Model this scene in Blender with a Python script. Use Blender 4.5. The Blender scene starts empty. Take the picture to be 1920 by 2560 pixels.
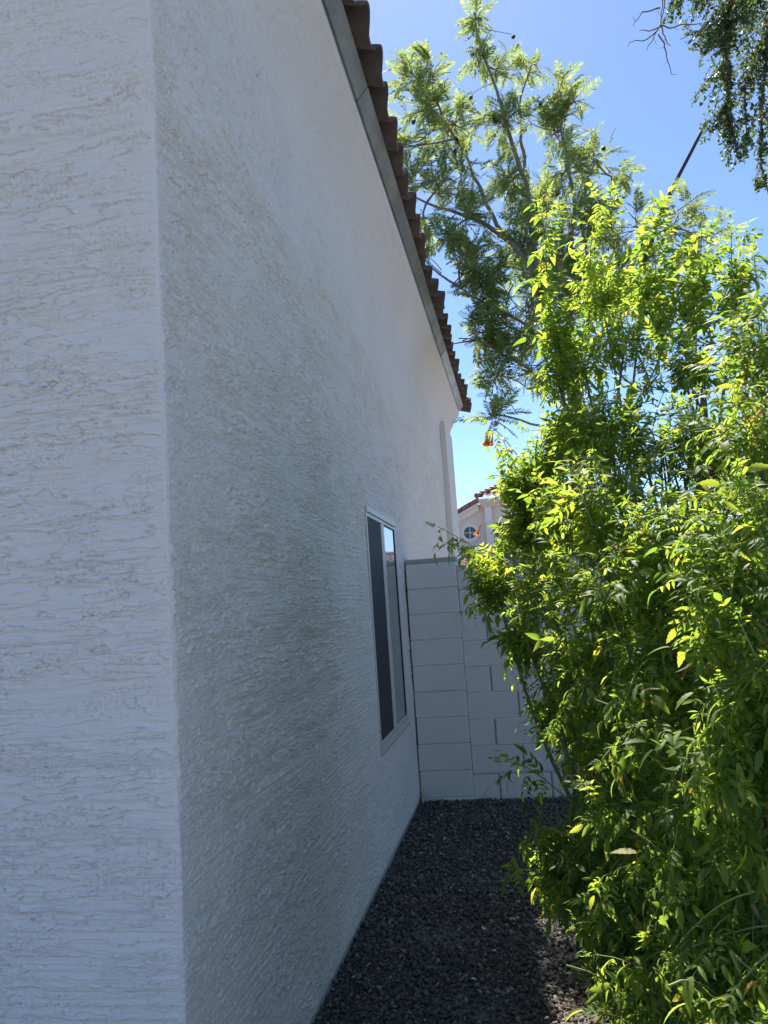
import bpy, math, random
import numpy as np
from mathutils import Vector

# ---------------------------------------------------------------- camera, sky, sun
scene = bpy.context.scene
COL = scene.collection
R = math.radians
rng = np.random.default_rng(7)
random.seed(7)

cam_d = bpy.data.cameras.new("camera")
cam = bpy.data.objects.new("camera", cam_d)
COL.objects.link(cam)
scene.camera = cam
cam_d.sensor_fit = 'VERTICAL'
cam_d.sensor_height = 24.0
cam_d.lens = 1923 / 2560 * 24.0
cam_d.clip_start = 0.02
cam_d.clip_end = 2000
YAW, PITCH, ROLL = 0.16604865, 0.11935125, -0.06840351
fw = Vector((-math.sin(YAW) * math.cos(PITCH), math.cos(YAW) * math.cos(PITCH), math.sin(PITCH)))
rt = Vector((math.cos(YAW), math.sin(YAW), 0))
up = rt.cross(fw)
r2 = rt * math.cos(ROLL) + up * math.sin(ROLL)
u2 = up * math.cos(ROLL) - rt * math.sin(ROLL)
from mathutils import Matrix
m = Matrix((r2, u2, -fw)).transposed().to_4x4()
m.translation = Vector((0.9134, 0.0, 1.5638))
cam.matrix_world = m

SUN_EL, SUN_AZ = R(56), R(-9.5)          # azimuth clockwise from +Y
w = bpy.data.worlds.new("World")
scene.world = w
w.use_nodes = True
wn = w.node_tree
bg = wn.nodes["Background"]
sky = wn.nodes.new("ShaderNodeTexSky")
sky.sky_type = 'NISHITA'
sky.sun_disc = False
sky.sun_elevation = SUN_EL
sky.sun_rotation = SUN_AZ
sky.altitude = 1200
sky.air_density = 0.9
sky.dust_density = 0.6
sky.ozone_density = 6.0
wn.links.new(sky.outputs[0], bg.inputs[0])
bg.inputs[1].default_value = 0.092

sun_d = bpy.data.lights.new("sun", 'SUN')
sun = bpy.data.objects.new("sun", sun_d)
COL.objects.link(sun)
sun_d.energy = 5.0
sun_d.angle = R(0.5)
sun_d.color = (1.0, 0.955, 0.88)
sdir = Vector((math.sin(SUN_AZ) * math.cos(SUN_EL), math.cos(SUN_AZ) * math.cos(SUN_EL), math.sin(SUN_EL)))
sun.rotation_euler = sdir.to_track_quat('Z', 'Y').to_euler()
sun.location = (0, 0, 30)

scene.view_settings.view_transform = 'Standard'
scene.view_settings.look = 'None'
scene.view_settings.exposure = 1.3
scene.view_settings.gamma = 1
scene.render.engine = 'CYCLES'
scene.cycles.max_bounces = 8
scene.cycles.diffuse_bounces = 5
scene.cycles.transmission_bounces = 6
scene.cycles.transparent_max_bounces = 6

# ---------------------------------------------------------------- helpers
def link(o, parent=None):
    COL.objects.link(o)
    if parent is not None:
        o.parent = parent
    return o

def mesh_np(name, V, F, mat, parent=None, smooth=False):
    """V (n,3) array, F list of faces or (m,k) array -> one mesh object."""
    V = np.asarray(V, dtype=np.float32)
    me = bpy.data.meshes.new(name)
    if isinstance(F, np.ndarray):
        k = F.shape[1]
        me.vertices.add(len(V)); me.vertices.foreach_set("co", V.ravel())
        me.loops.add(F.size); me.loops.foreach_set("vertex_index", F.astype(np.int32).ravel())
        me.polygons.add(len(F))
        me.polygons.foreach_set("loop_start", np.arange(0, F.size, k, dtype=np.int32))
        me.update(calc_edges=True)
    else:
        me.from_pydata(V.tolist(), [], F)
        me.update()
    me.validate()
    if smooth:
        me.polygons.foreach_set("use_smooth", np.ones(len(me.polygons), dtype=bool))
    if mat is not None:
        me.materials.append(mat)
    return link(bpy.data.objects.new(name, me), parent)

def thing(name, label, cat, loc=(0, 0, 0), group=None):
    o = bpy.data.objects.new(name, None)
    o.empty_display_size = 0.1
    o.location = loc
    link(o)
    return tag(o, label, cat, group)

def tag(o, label, cat, group=None, kind=None):
    if label: o["label"] = label
    if cat: o["category"] = cat
    if group: o["group"] = group
    if kind: o["kind"] = kind
    return o

class MB:
    """collects shapes, builds ONE mesh object"""
    def __init__(s): s.v = []; s.f = []
    def add(s, V, F):
        n = len(s.v)
        s.v += [tuple(p) for p in V]
        s.f += [tuple(i + n for i in f) for f in F]
    def box(s, a, b, bev=0.0):
        x0, y0, z0 = a; x1, y1, z1 = b
        if bev <= 0:
            s.add([(x0,y0,z0),(x1,y0,z0),(x1,y1,z0),(x0,y1,z0),(x0,y0,z1),(x1,y0,z1),(x1,y1,z1),(x0,y1,z1)],
                  [(0,3,2,1),(4,5,6,7),(0,1,5,4),(1,2,6,5),(2,3,7,6),(3,0,4,7)])
            return
        c = ((x0+x1)/2, (y0+y1)/2, (z0+z1)/2); h = ((x1-x0)/2, (y1-y0)/2, (z1-z0)/2)
        V = []; idx = {}
        for sx in (-1,1):
            for sy in (-1,1):
                for sz in (-1,1):
                    for ax in range(3):
                        q = [h[0]-bev, h[1]-bev, h[2]-bev]; q[ax] = h[ax]
                        idx[(sx,sy,sz,ax)] = len(V)
                        V.append((c[0]+sx*q[0], c[1]+sy*q[1], c[2]+sz*q[2]))
        F = []
        S = (-1, 1)
        for s_ in S:
            for ax in range(3):
                o1, o2 = [(1,2),(0,2),(0,1)][ax]
                def key(a_, b_):
                    k = [0,0,0]; k[ax] = s_; k[o1] = a_; k[o2] = b_
                    return idx[(*k, ax)]
                F.append((key(-1,-1), key(1,-1), key(1,1), key(-1,1)))
        for a1, a2, a3 in ((0,1,2),(0,2,1),(1,2,0)):
            for s1 in S:
                for s2 in S:
                    def key(s3, ax):
                        k = [0,0,0]; k[a1] = s1; k[a2] = s2; k[a3] = s3
                        return idx[(*k, ax)]
                    F.append((key(-1,a1), key(1,a1), key(1,a2), key(-1,a2)))
        for sx in S:
            for sy in S:
                for sz in S:
                    F.append((idx[(sx,sy,sz,0)], idx[(sx,sy,sz,1)], idx[(sx,sy,sz,2)]))
        s.add(V, F)
    def prism(s, pts, a, b, fn):
        """closed polygon pts (2-D) extruded from a to b; fn(p,t)->xyz"""
        n = len(pts)
        V = [fn(p, a) for p in pts] + [fn(p, b) for p in pts]
        F = [tuple(range(n))[::-1], tuple(range(n, 2*n))] + [(i, (i+1) % n, n+(i+1) % n, n+i) for i in range(n)]
        s.add(V, F)
    def tube(s, pts, rad, seg=6, cap=True):
        pts = [Vector(p) for p in pts]; n = len(pts)
        if not hasattr(rad, '__len__'): rad = [rad]*n
        V = []; prev = None
        for i, p in enumerate(pts):
            d = (pts[min(i+1, n-1)] - pts[max(i-1, 0)])
            d = d.normalized() if d.length > 1e-9 else Vector((0,0,1))
            a = d.orthogonal().normalized() if prev is None else (prev - d*prev.dot(d))
            if a.length < 1e-6: a = d.orthogonal()
            a.normalize(); prev = a; b = d.cross(a)
            for k in range(seg):
                t = 2*math.pi*k/seg
                V.append(p + (a*math.cos(t) + b*math.sin(t))*rad[i])
        F = []
        for i in range(n-1):
            for k in range(seg):
                k2 = (k+1) % seg
                F.append((i*seg+k, i*seg+k2, (i+1)*seg+k2, (i+1)*seg+k))
        if cap:
            F.append(tuple(range(seg))[::-1]); F.append(tuple((n-1)*seg+k for k in range(seg)))
        s.add(V, F)
    def build(s, name, mat, parent=None, smooth=False):
        o = mesh_np(name, s.v, s.f, mat, parent, smooth)
        return o

def grid_faces(nu, nv):
    i = np.arange(nu-1)[:, None]*nv + np.arange(nv-1)[None, :]
    i = i.ravel()
    return np.stack([i, i+nv, i+nv+1, i+1], axis=1)

# gradient noise -------------------------------------------------------------
_tabs = {}
def N(x, y, seed=0):
    if seed not in _tabs:
        g = np.random.default_rng(1000+seed).random((256, 256))*2*np.pi
        _tabs[seed] = (np.cos(g), np.sin(g))
    gx, gy = _tabs[seed]
    xi = np.floor(x).astype(np.int64); yi = np.floor(y).astype(np.int64)
    xf = x-xi; yf = y-yi
    u = xf*xf*xf*(xf*(xf*6-15)+10); v = yf*yf*yf*(yf*(yf*6-15)+10)
    def g(ix, iy, dx, dy):
        a = ix & 255; b = iy & 255
        return gx[a, b]*dx + gy[a, b]*dy
    n00 = g(xi, yi, xf, yf); n10 = g(xi+1, yi, xf-1, yf)
    n01 = g(xi, yi+1, xf, yf-1); n11 = g(xi+1, yi+1, xf-1, yf-1)
    return ((n00*(1-u)+n10*u)*(1-v) + (n01*(1-u)+n11*u)*v)*1.4
def sstep(a, b, x):
    t = np.clip((x-a)/(b-a), 0, 1); return t*t*(3-2*t)

# materials ------------------------------------------------------------------
def mat_new(name):
    mt = bpy.data.materials.new(name); mt.use_nodes = True
    nt = mt.node_tree
    return mt, nt, nt.nodes["Principled BSDF"]

def nz(nt, scale, detail=4, rough=0.55, vec=None, typ="ShaderNodeTexNoise"):
    n = nt.nodes.new(typ)
    n.inputs["Scale"].default_value = scale
    if "Detail" in n.inputs: n.inputs["Detail"].default_value = detail
    if "Roughness" in n.inputs and typ == "ShaderNodeTexNoise": n.inputs["Roughness"].default_value = rough
    if vec is not None: nt.links.new(vec, n.inputs["Vector"])
    return n

def objvec(nt, scale=(1,1,1)):
    tc = nt.nodes.new("ShaderNodeTexCoord"); mp = nt.nodes.new("ShaderNodeMapping")
    mp.inputs["Scale"].default_value = scale
    nt.links.new(tc.outputs["Object"], mp.inputs["Vector"])
    return mp.outputs[0]

def ramp(nt, fac, stops):
    r = nt.nodes.new("ShaderNodeValToRGB")
    e = r.color_ramp.elements
    while len(e) < len(stops): e.new(0.5)
    for el, (p, c) in zip(e, stops):
        el.position = p; el.color = (*c, 1) if len(c) == 3 else c
    nt.links.new(fac, r.inputs[0])
    return r.outputs[0]

def mixc(nt, fac, a, b, mode='MIX'):
    mx = nt.nodes.new("ShaderNodeMix"); mx.data_type = 'RGBA'; mx.blend_type = mode
    for sock, val in ((mx.inputs[0], fac), (mx.inputs[6], a), (mx.inputs[7], b)):
        if hasattr(val, 'node'): nt.links.new(val, sock)
        elif isinstance(val, (int, float)): sock.default_value = val
        else: sock.default_value = (*val, 1)
    return mx.outputs[2]

def bump(nt, bs, height, strength, dist=0.01):
    b = nt.nodes.new("ShaderNodeBump")
    b.inputs["Strength"].default_value = strength
    b.inputs["Distance"].default_value = dist
    nt.links.new(height, b.inputs["Height"])
    nt.links.new(b.outputs[0], bs.inputs["Normal"])
    return b

def stucco_mat(name, col, stain=0.0):
    mt, nt, bs = mat_new(name)
    v = objvec(nt)
    big = nz(nt, 1.3, 5, 0.6, v)
    c = mixc(nt, ramp(nt, big.outputs[0], [(0.35, (0,0,0)), (0.7, (1,1,1))]), tuple(x*0.97 for x in col), tuple(min(1, x*1.02) for x in col))
    if stain:
        v2 = objvec(nt, (2.0, 0.9, 0.35))
        st = nz(nt, 2.2, 6, 0.65, v2)
        f = ramp(nt, st.outputs[0], [(0.52, (0,0,0)), (0.75, (stain,)*3)])
        c = mixc(nt, f, c, (col[0]*0.62, col[1]*0.52, col[2]*0.40))
    nt.links.new(c, bs.inputs["Base Color"])
    bs.inputs["Roughness"].default_value = 0.8
    bs.inputs["Specular IOR Level"].default_value = 0.25
    fine = nz(nt, 330, 4, 0.7, v)
    bump(nt, bs, fine.outputs[0], 0.45, 0.0014)
    return mt

HOUSE = (0.685, 0.655, 0.625)
M = {}
M['stucco'] = stucco_mat("house_stucco", HOUSE)
M['stucco_stained'] = stucco_mat("house_stucco_weathered", HOUSE, 0.12)

def sand_bump(mt, scale, strength, dist):
    nt = mt.node_tree; bs = nt.nodes["Principled BSDF"]
    v = objvec(nt)
    a = nz(nt, scale, 5, 0.65, v)
    bump(nt, bs, a.outputs[0], strength, dist)

def plain(name, col, rough=0.6, var=0.12, vs=14, metal=0.0, spec=0.5, bscale=None, bstr=0.3, bdist=0.002):
    mt, nt, bs = mat_new(name)
    v = objvec(nt)
    n = nz(nt, vs, 5, 0.6, v)
    c = mixc(nt, n.outputs[0], tuple(x*(1-var) for x in col), tuple(min(1, x*(1+var)) for x in col))
    nt.links.new(c, bs.inputs["Base Color"])
    bs.inputs["Roughness"].default_value = rough
    bs.inputs["Metallic"].default_value = metal
    bs.inputs["Specular IOR Level"].default_value = spec
    if bscale:
        h = nz(nt, bscale, 4, 0.6, v)
        bump(nt, bs, h.outputs[0], bstr, bdist)
    return mt
# ================================================================ ground
def ground_mat():
    mt, nt, bs = mat_new("crushed_granite_bed")
    v = objvec(nt)
    vor = nz(nt, 55, vec=v, typ="ShaderNodeTexVoronoi")
    big = nz(nt, 0.8, 6, 0.6, v)
    c = mixc(nt, vor.outputs["Color"], (0.05, 0.045, 0.045), (0.16, 0.14, 0.125))
    c = mixc(nt, big.outputs[0], c, (0.20, 0.17, 0.14), 'MIX')
    nt.links.new(c, bs.inputs["Base Color"])
    bs.inputs["Roughness"].default_value = 0.9
    bump(nt, bs, vor.outputs["Distance"], 0.8, 0.02)
    return mt
g = 1500.0
gx = np.array([-g, -40, -8, 0, 1.2, 3.5, 8, 40, g]); gy = np.array([-g, -40, -8, -2, 0.5, 3, 6.2, 12, 40, g])
V = np.array([(x, y, 0.0) for x in gx for y in gy])
ground = mesh_np("ground", V, grid_faces(len(gx), len(gy)), ground_mat())
tag(ground, "dark crushed granite ground of the side yard", "ground", kind='structure')

# unseen concrete slab behind the viewpoint, added to bounce sun onto the walls
pm = plain("bounce_slab_concrete", (0.25, 0.245, 0.24), 0.9, 0.12, 2.5, spec=.3, bscale=60, bstr=.4)
pt = MB()
for ix in range(-4, 5):
    for iy in range(4):
        pt.box((ix*2.4+0.006, -9.6+iy*2.4+0.006, -0.05), (ix*2.4+2.394, -7.2+iy*2.4-0.006, 0.03), 0.006)
bounce_slab = pt.build("bounce_slab", pm)
tag(bounce_slab, "added unseen concrete slab that bounces sunlight onto the house walls", "bounce_slab", kind='structure')

# loose stones
def stones(n, region, smin, smax, seed):
    rg = np.random.default_rng(seed)
    ph = (1+5**.5)/2
    B = np.array([(-1,ph,0),(1,ph,0),(-1,-ph,0),(1,-ph,0),(0,-1,ph),(0,1,ph),(0,-1,-ph),(0,1,-ph),(ph,0,-1),(ph,0,1),(-ph,0,-1),(-ph,0,1)])
    B /= np.linalg.norm(B[0])
    T = np.array([(0,11,5),(0,5,1),(0,1,7),(0,7,10),(0,10,11),(1,5,9),(5,11,4),(11,10,2),(10,7,6),(7,1,8),(3,9,4),(3,4,2),(3,2,6),(3,6,8),(3,8,9),(4,9,5),(2,4,11),(6,2,10),(8,6,7),(9,8,1)])
    x0, x1, y0, y1 = region
    P = np.stack([rg.uniform(x0, x1, n), rg.uniform(y0, y1, n)], 1)
    size = smin+(smax-smin)*rg.random(n)**2.2
    V = B[None]*rg.uniform(0.5, 1.4, (n, 12, 1))
    V = V*(np.stack([np.ones(n), rg.uniform(.6, 1, n), rg.uniform(.45, .8, n)], 1)[:, None, :])
    q = rg.normal(size=(n, 4)); q[:, 1:3] *= 0.45; q /= np.linalg.norm(q, axis=1)[:, None]
    a, b, c, d = q.T
    Rm = np.stack([np.stack([1-2*(c*c+d*d), 2*(b*c-a*d), 2*(b*d+a*c)], 1),
                   np.stack([2*(b*c+a*d), 1-2*(b*b+d*d), 2*(c*d-a*b)], 1),
                   np.stack([2*(b*d-a*c), 2*(c*d+a*b), 1-2*(b*b+c*c)], 1)], 1)
    V = np.einsum('nij,nkj->nki', Rm, V)*size[:, None, None]*0.5
    z = size*rg.uniform(0.05, 0.42, n) + 0.012*N(P[:, 0]*2.5, P[:, 1]*2.5, 61) + 0.004
    V += np.concatenate([P, z[:, None]], 1)[:, None, :]
    F = (T[None]+np.arange(n)[:, None, None]*12).reshape(-1, 3)
    return V.reshape(-1, 3), F
def stone_mat():
    mt, nt, bs = mat_new("crushed_granite")
    gm = nt.nodes.new("ShaderNodeNewGeometry")
    c = ramp(nt, gm.outputs["Random Per Island"], [(0.0, (0.05, 0.046, 0.042)), (0.3, (0.11, 0.094, 0.08)), (0.6, (0.20, 0.160, 0.122)), (0.82, (0.33, 0.255, 0.18)), (0.94, (0.38, 0.31, 0.23)), (1.0, (0.62, 0.54, 0.43))])
    n = nz(nt, 160, 4, 0.7, objvec(nt))
    c = mixc(nt, n.outputs[0], c, (0.05, 0.048, 0.05), 'MIX')
    mx = c.node; mx.inputs[0].default_value = 0.4
    nt.links.new(c, bs.inputs["Base Color"])
    bs.inputs["Roughness"].default_value = 0.85
    bump(nt, bs, n.outputs[0], 0.4, 0.002)
    return mt
Vs, Fs, off = [], [], 0
for n, reg, a, b_, sd in ((34000, (0.0, 1.75, 2.3, 6.24), 0.008, 0.030, 1), (6500, (1.75, 3.4, 1.2, 6.2), 0.014, 0.042, 2), (6000, (0.0, 1.75, 0.2, 2.3), 0.014, 0.042, 3)):
    v_, f_ = stones(n, reg, a, b_, sd)
    Vs.append(v_); Fs.append(f_+off); off += len(v_)
gravel = mesh_np("gravel", np.concatenate(Vs), np.concatenate(Fs), stone_mat())
tag(gravel, "loose dark angular gravel covering the strip between house and bush", "gravel", kind='stuff')

# ================================================================ house in front
YC, YE = 1.93, 11.8           # near corner and far corner of the side wall
WY0, WY1, WZ0, WZ1 = 4.72, 5.87, 0.675, 2.185
house = thing("stucco_house", "large pale stucco house with red tile eave filling the left side", "house", (0, YC, 0))
house.location = (0, 0, 0)

def stucco_h(u, v, seed, k=1.0, lace=1.0):
    """plaster dragged sideways with a trowel: long ragged ledges, fine drag lines, pits (metres)"""
    wv = v + 0.006*N(u*6*k, v*14, seed+9) + 0.0035*N(u*26*k, v*40, seed+8) + 0.0020*N(u*75, v*95, seed+17)
    n = 0.62*N(u*0.9*k, wv*8, seed) + 0.30*N(u*2.6*k, wv*20, seed+1) + 0.14*N(u*9*k, wv*46, seed+2) + 0.05*N(u*36*k, wv*85, seed+3)
    mask = 0.45+0.55*sstep(-0.35, 0.15, N(u*1.3+3, v*3.1, seed+5) + 0.6*N(u*5, v*11, seed+6))
    # overlapping skins of plaster: each ends in an abrupt torn edge
    T = n*5.5 - v*14.0
    fr = T-np.floor(T)
    h = 0.0075*lace*mask*sstep(0.0, 0.045, fr)*(1-fr)**1.6
    groove = np.exp(-((fr-0.014)/0.026)**2)
    h -= 0.0058*lace*mask*groove
    n2 = 0.5*N(u*1.6*k, wv*15, seed+20) + 0.34*N(u*5.5*k, wv*36, seed+21) + 0.14*N(u*20*k, wv*75, seed+22)
    T2 = n2*6 - v*20
    f2 = T2-np.floor(T2)
    m2 = 0.3+0.7*sstep(-0.1, 0.25, N(u*2.1, v*7, seed+23)+0.5*N(u*9, v*20, seed+24))
    g2 = np.exp(-((f2-0.018)/0.034)**2)
    h += lace*m2*(0.0045*sstep(0.0, 0.06, f2)*(1-f2)**1.4 - 0.0044*g2)
    dv = v + 0.004*N(u*2.2, v*9, seed+25)
    drag = N(u*0.55*k, dv*70, seed+10)*0.5 + N(u*0.9*k, dv*135, seed+11)*0.5
    h += 0.0058*drag*(0.35+0.65*sstep(-0.25, 0.3, N(u*2.0, v*6, seed+12)))
    c = N(u*95, v*115, seed+13)+0.25*(groove+g2)
    area = sstep(-0.08, 0.28, N(u*3.0, v*9, seed+14))
    h -= 0.0036*lace*sstep(0.40, 0.50, c)*area
    h += 0.0016*lace*sstep(0.26, 0.46, N(u*85, v*105, seed+15))*area
    h += 0.007*N(u*0.9, v*0.8, seed+16)
    return h
def seam_h(z):
    return 0.009*N(z*0+0.5, z*2.3, 72)+0.005*N(z*0+0.5, z*14, 70)+0.0032*N(z*0+0.7, z*45, 71)+0.002*N(z*0+0.7, z*110, 73)

RB = 0.007                      # bullnose at the near corner
ZT = 4.30
# front wall, facing the camera side
zs = np.concatenate([np.arange(0.03, 3.7, 0.0017), np.arange(3.7, ZT+0.001, 0.02)])
ang = np.linspace(0, math.pi/4, 4)
xf = np.concatenate([[-7.5], np.linspace(-3.2, -0.66, 34), np.arange(-0.655, -RB, 0.0025)])
U, Z = np.meshgrid(xf, zs, indexing='ij')
fade = sstep(-0.004, 0.006, -(U+RB))
band = sstep(0.0, 0.06, -(U+RB) + 0.05*N(U*3, Z*6, 75))
H = stucco_h(U, Z, 20, 0.8, 1.15)*(0.6+0.40*band)
H = H*fade + seam_h(Z)*(1-fade)
Vf = np.stack([U, YC-H, Z], -1)
arc = []
for a in ang[1:]:
    hs = seam_h(zs)
    r = RB+hs
    arc.append(np.stack([-RB+r*math.sin(a), YC+RB-r*math.cos(a), zs], -1))
Vf = np.concatenate([Vf, np.stack(arc, 0)], 0)
F = grid_faces(Vf.shape[0], Vf.shape[1])
wallA = mesh_np("wall", Vf.reshape(-1, 3), F, M['stucco'], house, True)

# side wall, running away from the camera
ys = [YC+RB]
while ys[-1] < YE-0.001:
    y = ys[-1]; ys.append(y+max(0.0030, y*y/1250))
ys = np.array(ys); ys[-1] = YE
for e in (WY0, WY1): ys[np.argmin(abs(ys-e))] = e
zb = np.concatenate([np.arange(0.035, 3.3, 0.0024), np.arange(3.3, ZT+0.001, 0.006)])
for e in (WZ0, WZ1): zb[np.argmin(abs(zb-e))] = e
U, Z = np.meshgrid(ys, zb, indexing='ij')
fade = sstep(-0.004, 0.006, U-YC-RB)
H = stucco_h(U, Z, 40, 1.6, 1.35)*(0.55+0.45*sstep(0.0, 0.045, U-YC-RB+0.02*N(U*3, Z*7, 76)))*fade + seam_h(Z)*(1-fade)
H *= 1-0.5*sstep(0.06, 0.0, Z-0.035)
near = (U > WY0-0.05) & (U < WY1+0.05) & (Z > WZ0-0.05) & (Z < WZ1+0.05)
H = np.where(near, np.minimum(H, 0.004), H)
Vb = np.stack([H, U, Z], -1)
arc = []
for a in ang[1:]:
    r = RB+seam_h(zb)
    arc.append(np.stack([-RB+r*math.cos(a), YC+RB-r*math.sin(a), zb], -1))
nar = len(arc)
Vb = np.concatenate([np.stack(arc[::-1], 0), Vb], 0)
F = grid_faces(Vb.shape[0], Vb.shape[1])
ci, cj = F[:, 0]//len(zb)-nar, F[:, 0] % len(zb)
yc_ = np.where(ci >= 0, ys[np.clip(ci, 0, len(ys)-1)], 0)
hole = (yc_ >= WY0-1e-6) & (yc_ < WY1-1e-6) & (zb[cj] >= WZ0-1e-6) & (zb[cj] < WZ1-1e-6)
wallB = mesh_np("wall", Vb.reshape(-1, 3), F[~hole], M['stucco_stained'], house, True)

# body of the house behind the plaster skins, with the window niche left open
core = MB()
core.box((-7.5, YC+0.03, 0.0), (-0.16, YE, ZT+0.3))
for (y0, y1, z0, z1) in ((YC+0.03, WY0-0.001, 0, ZT), (WY1+0.001, YE, 0, ZT), (WY0-0.001, WY1+0.001, 0, WZ0-0.001), (WY0-0.001, WY1+0.001, WZ1+0.001, ZT)):
    core.box((-0.159, y0, z0), (-0.012, y1, z1))
core.build("wall_core", M['stucco'], house)

# base screed lip along the bottom of the plaster
lip = MB()
lip.prism([(-0.01, 0.0), (0.004, 0.0), (0.004, 0.03), (-0.01, 0.04)], YC+0.02, 6.2, lambda p, t: (p[0], t, p[1]))
lip.build("foundation", plain("foundation_concrete", (0.34, 0.33, 0.31), 0.9, 0.2, 20, bscale=120), house)

# eave: coved stucco band, flashing, tiles
def profile_strip(prof, ylist, jitter=0.0):
    V = np.array([[(x+jitter*N(np.array([y*3.]), np.array([x*9+z*5.]), 80)[0], y, z) for (x, z) in prof] for y in ylist])
    return V.reshape(-1, 3), grid_faces(len(ylist), len(prof))
sv = np.linspace(0, 1, 46)
cx_ = 0.222*sv**1.75; cz_ = 3.90+0.53*sv
prof = [(-0.02, 3.89)]+list(zip(cx_.tolist(), cz_.tolist()))+[(0.222, 4.475), (0.16, 4.478)]
yl = np.concatenate([np.arange(YC-0.2, 5.0, .012), np.arange(5.0, YE, .025), [YE+0.02]])
pa = np.array(prof)
Y2, K2 = np.meshgrid(yl, np.arange(len(prof)), indexing='ij')
dn = stucco_h(Y2, pa[:, 1][K2]*1.15+3.3, 140, 1.8, 1.0)*np.where((K2 > 0) & (K2 < len(prof)-2), 1, 0)*sstep(0.06, 0.2, (K2-1)/45.)
Ve = np.stack([pa[:, 0][K2]+dn*0.75, Y2, pa[:, 1][K2]-dn*0.5], -1)
eave = mesh_np("eave_band", Ve.reshape(-1, 3), grid_faces(len(yl), len(prof)), M['stucco_stained'], house, True)
endcap = MB()
endcap.prism([p for p in prof] , YE+0.02, YE+0.035, lambda p, t: (p[0], t, p[1]))
endcap.build("eave_end", M['stucco_stained'], house)
endcap = MB()
endcap.prism([p for p in prof], YC-0.215, YC-0.201, lambda p, t: (p[0], t, p[1]))
endcap.prism([(-7.5, 4.31), (-0.021, 4.31), (-0.021, 4.47), (-7.5, 4.55)], YC-0.201, YC+0.02, lambda p, t: (p[0], t, p[1]))
endcap.build("eave_end", M['stucco'], house)
def flash_mat(name, a, b_, met):
    mm, nt, bs = mat_new(name)
    n = nz(nt, 5, 6, 0.65, objvec(nt, (1, 0.5, 1)))
    nt.links.new(ramp(nt, n.outputs[0], [(0.35, a), (0.65, b_)]), bs.inputs["Base Color"])
    bs.inputs["Roughness"].default_value = 0.5; bs.inputs["Metallic"].default_value = met
    return mm
def flash(y0, y1):
    fl = MB()
    fl.prism([(0.20, 4.481), (0.236, 4.481), (0.300, 4.556), (0.300, 4.562), (0.20, 4.562)], y0, y1, lambda p, t: (p[0], t, p[1]))
    return fl
fo = flash_mat("weathered_flashing", (0.12, 0.125, 0.115), (0.22, 0.24, 0.22), 0.1)
for y0, y1 in ((YC-0.2, 4.1), (4.11, 6.6), (6.61, 8.99)): flash(y0, y1).build("flashing", fo, house)
o = flash(9.0, YE+0.04).build("flashing", flash_mat("bare_metal_flashing", (0.30, 0.33, 0.36), (0.46, 0.50, 0.54), 0.5), house)
o["label"] = "bare bluish metal flashing"

def tile_mat(name, a, b_, c_):
    mt, nt, bs = mat_new(name)
    v = objvec(nt)
    n1 = nz(nt, 3.1, 3, 0.5, v); n2 = nz(nt, 30, 5, 0.7, v)
    c = ramp(nt, n1.outputs[0], [(0.3, a), (0.5, b_), (0.7, c_)])
    c = mixc(nt, n2.outputs[0], c, tuple(x*0.55 for x in a), 'MIX'); c.node.inputs[0].default_value = 0.3
    nt.links.new(n2.outputs[0], c.node.inputs[0])
    nt.links.new(c, bs.inputs["Base Color"])
    bs.inputs["Roughness"].default_value = 0.85
    bump(nt, bs, n2.outputs[0], 0.5, 0.004)
    return mt
M['tile'] = tile_mat("clay_tile", (0.085, 0.066, 0.058), (0.13, 0.095, 0.08), (0.19, 0.135, 0.11))

def tile_roof(name, origin, along, slope, nu_m, nv_m, period, course, amp, mat, parent, spp=10, spc=4, thick=0.016, jit=0.0, seed=5):
    """S-tiles: waves along the eave, a step at every course; closed underside at the eave"""
    O = Vector(origin); A = Vector(along).normalized(); S = Vector(slope).normalized()
    Nn = A.cross(S)
    if Nn.z < 0: Nn = -Nn
    nu = int(nu_m/period*spp)+1
    us = np.linspace(0, nu_m, nu)
    nc = int(math.ceil(nv_m/course))
    vs = []
    hs = []
    for k in range(nc):
        for t in np.linspace(0, 1, spc):
            vs.append((k+t*0.999)*course); hs.append((1-t)*0.03)
    vs = np.array(vs); hs = np.array(hs)
    ph = (us/period) % 1.0
    prof_ = np.where(ph < 0.62, np.sin(np.pi*ph/0.62)**0.75, -0.10*np.sin(np.pi*(ph-0.62)/0.38))*amp
    rg = np.random.default_rng(seed)
    tid = np.floor(us/period).astype(int)
    kid = np.repeat(np.arange(nc), spc)
    jz = rg.normal(0, jit, (tid.max()+1, nc)); jv = rg.normal(0, jit*1.5, (tid.max()+1, nc))
    h = prof_[:, None]+hs[None, :]+jz[tid][:, kid]
    vv = vs[None, :]+jv[tid][:, kid]
    Pt = np.array(O)[None, None]+us[:, None, None]*np.array(A)+vv[..., None]*np.array(S)+h[..., None]*np.array(Nn)
    F = grid_faces(nu, len(vs))
    # eave end faces
    low = Pt[:, 0]-np.array(Nn)*(thick)
    inn = low+np.array(S)*0.30
    n0 = Pt.shape[0]*Pt.shape[1]
    V = np.concatenate([Pt.reshape(-1, 3), low, inn])
    nvv = len(vs)
    i = np.arange(nu-1)
    F1 = np.stack([i*nvv, n0+i, n0+i+1, (i+1)*nvv], 1)
    F2 = np.stack([n0+i, n0+nu+i, n0+nu+i+1, n0+i+1], 1)
    return mesh_np(name, V, np.concatenate([F, F1, F2]), mat, parent, False)
pit = math.atan(0.33)
SL = Vector((-math.cos(pit), 0, math.sin(pit)))
tile_roof("roof", (0.365, YC-0.35, 4.545), (0, 1, 0), SL, YE+0.12-(YC-0.35), 6.2, 0.322, 0.38, 0.085, M['tile'], house, spp=14, jit=0.011)
deck = MB()
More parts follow.
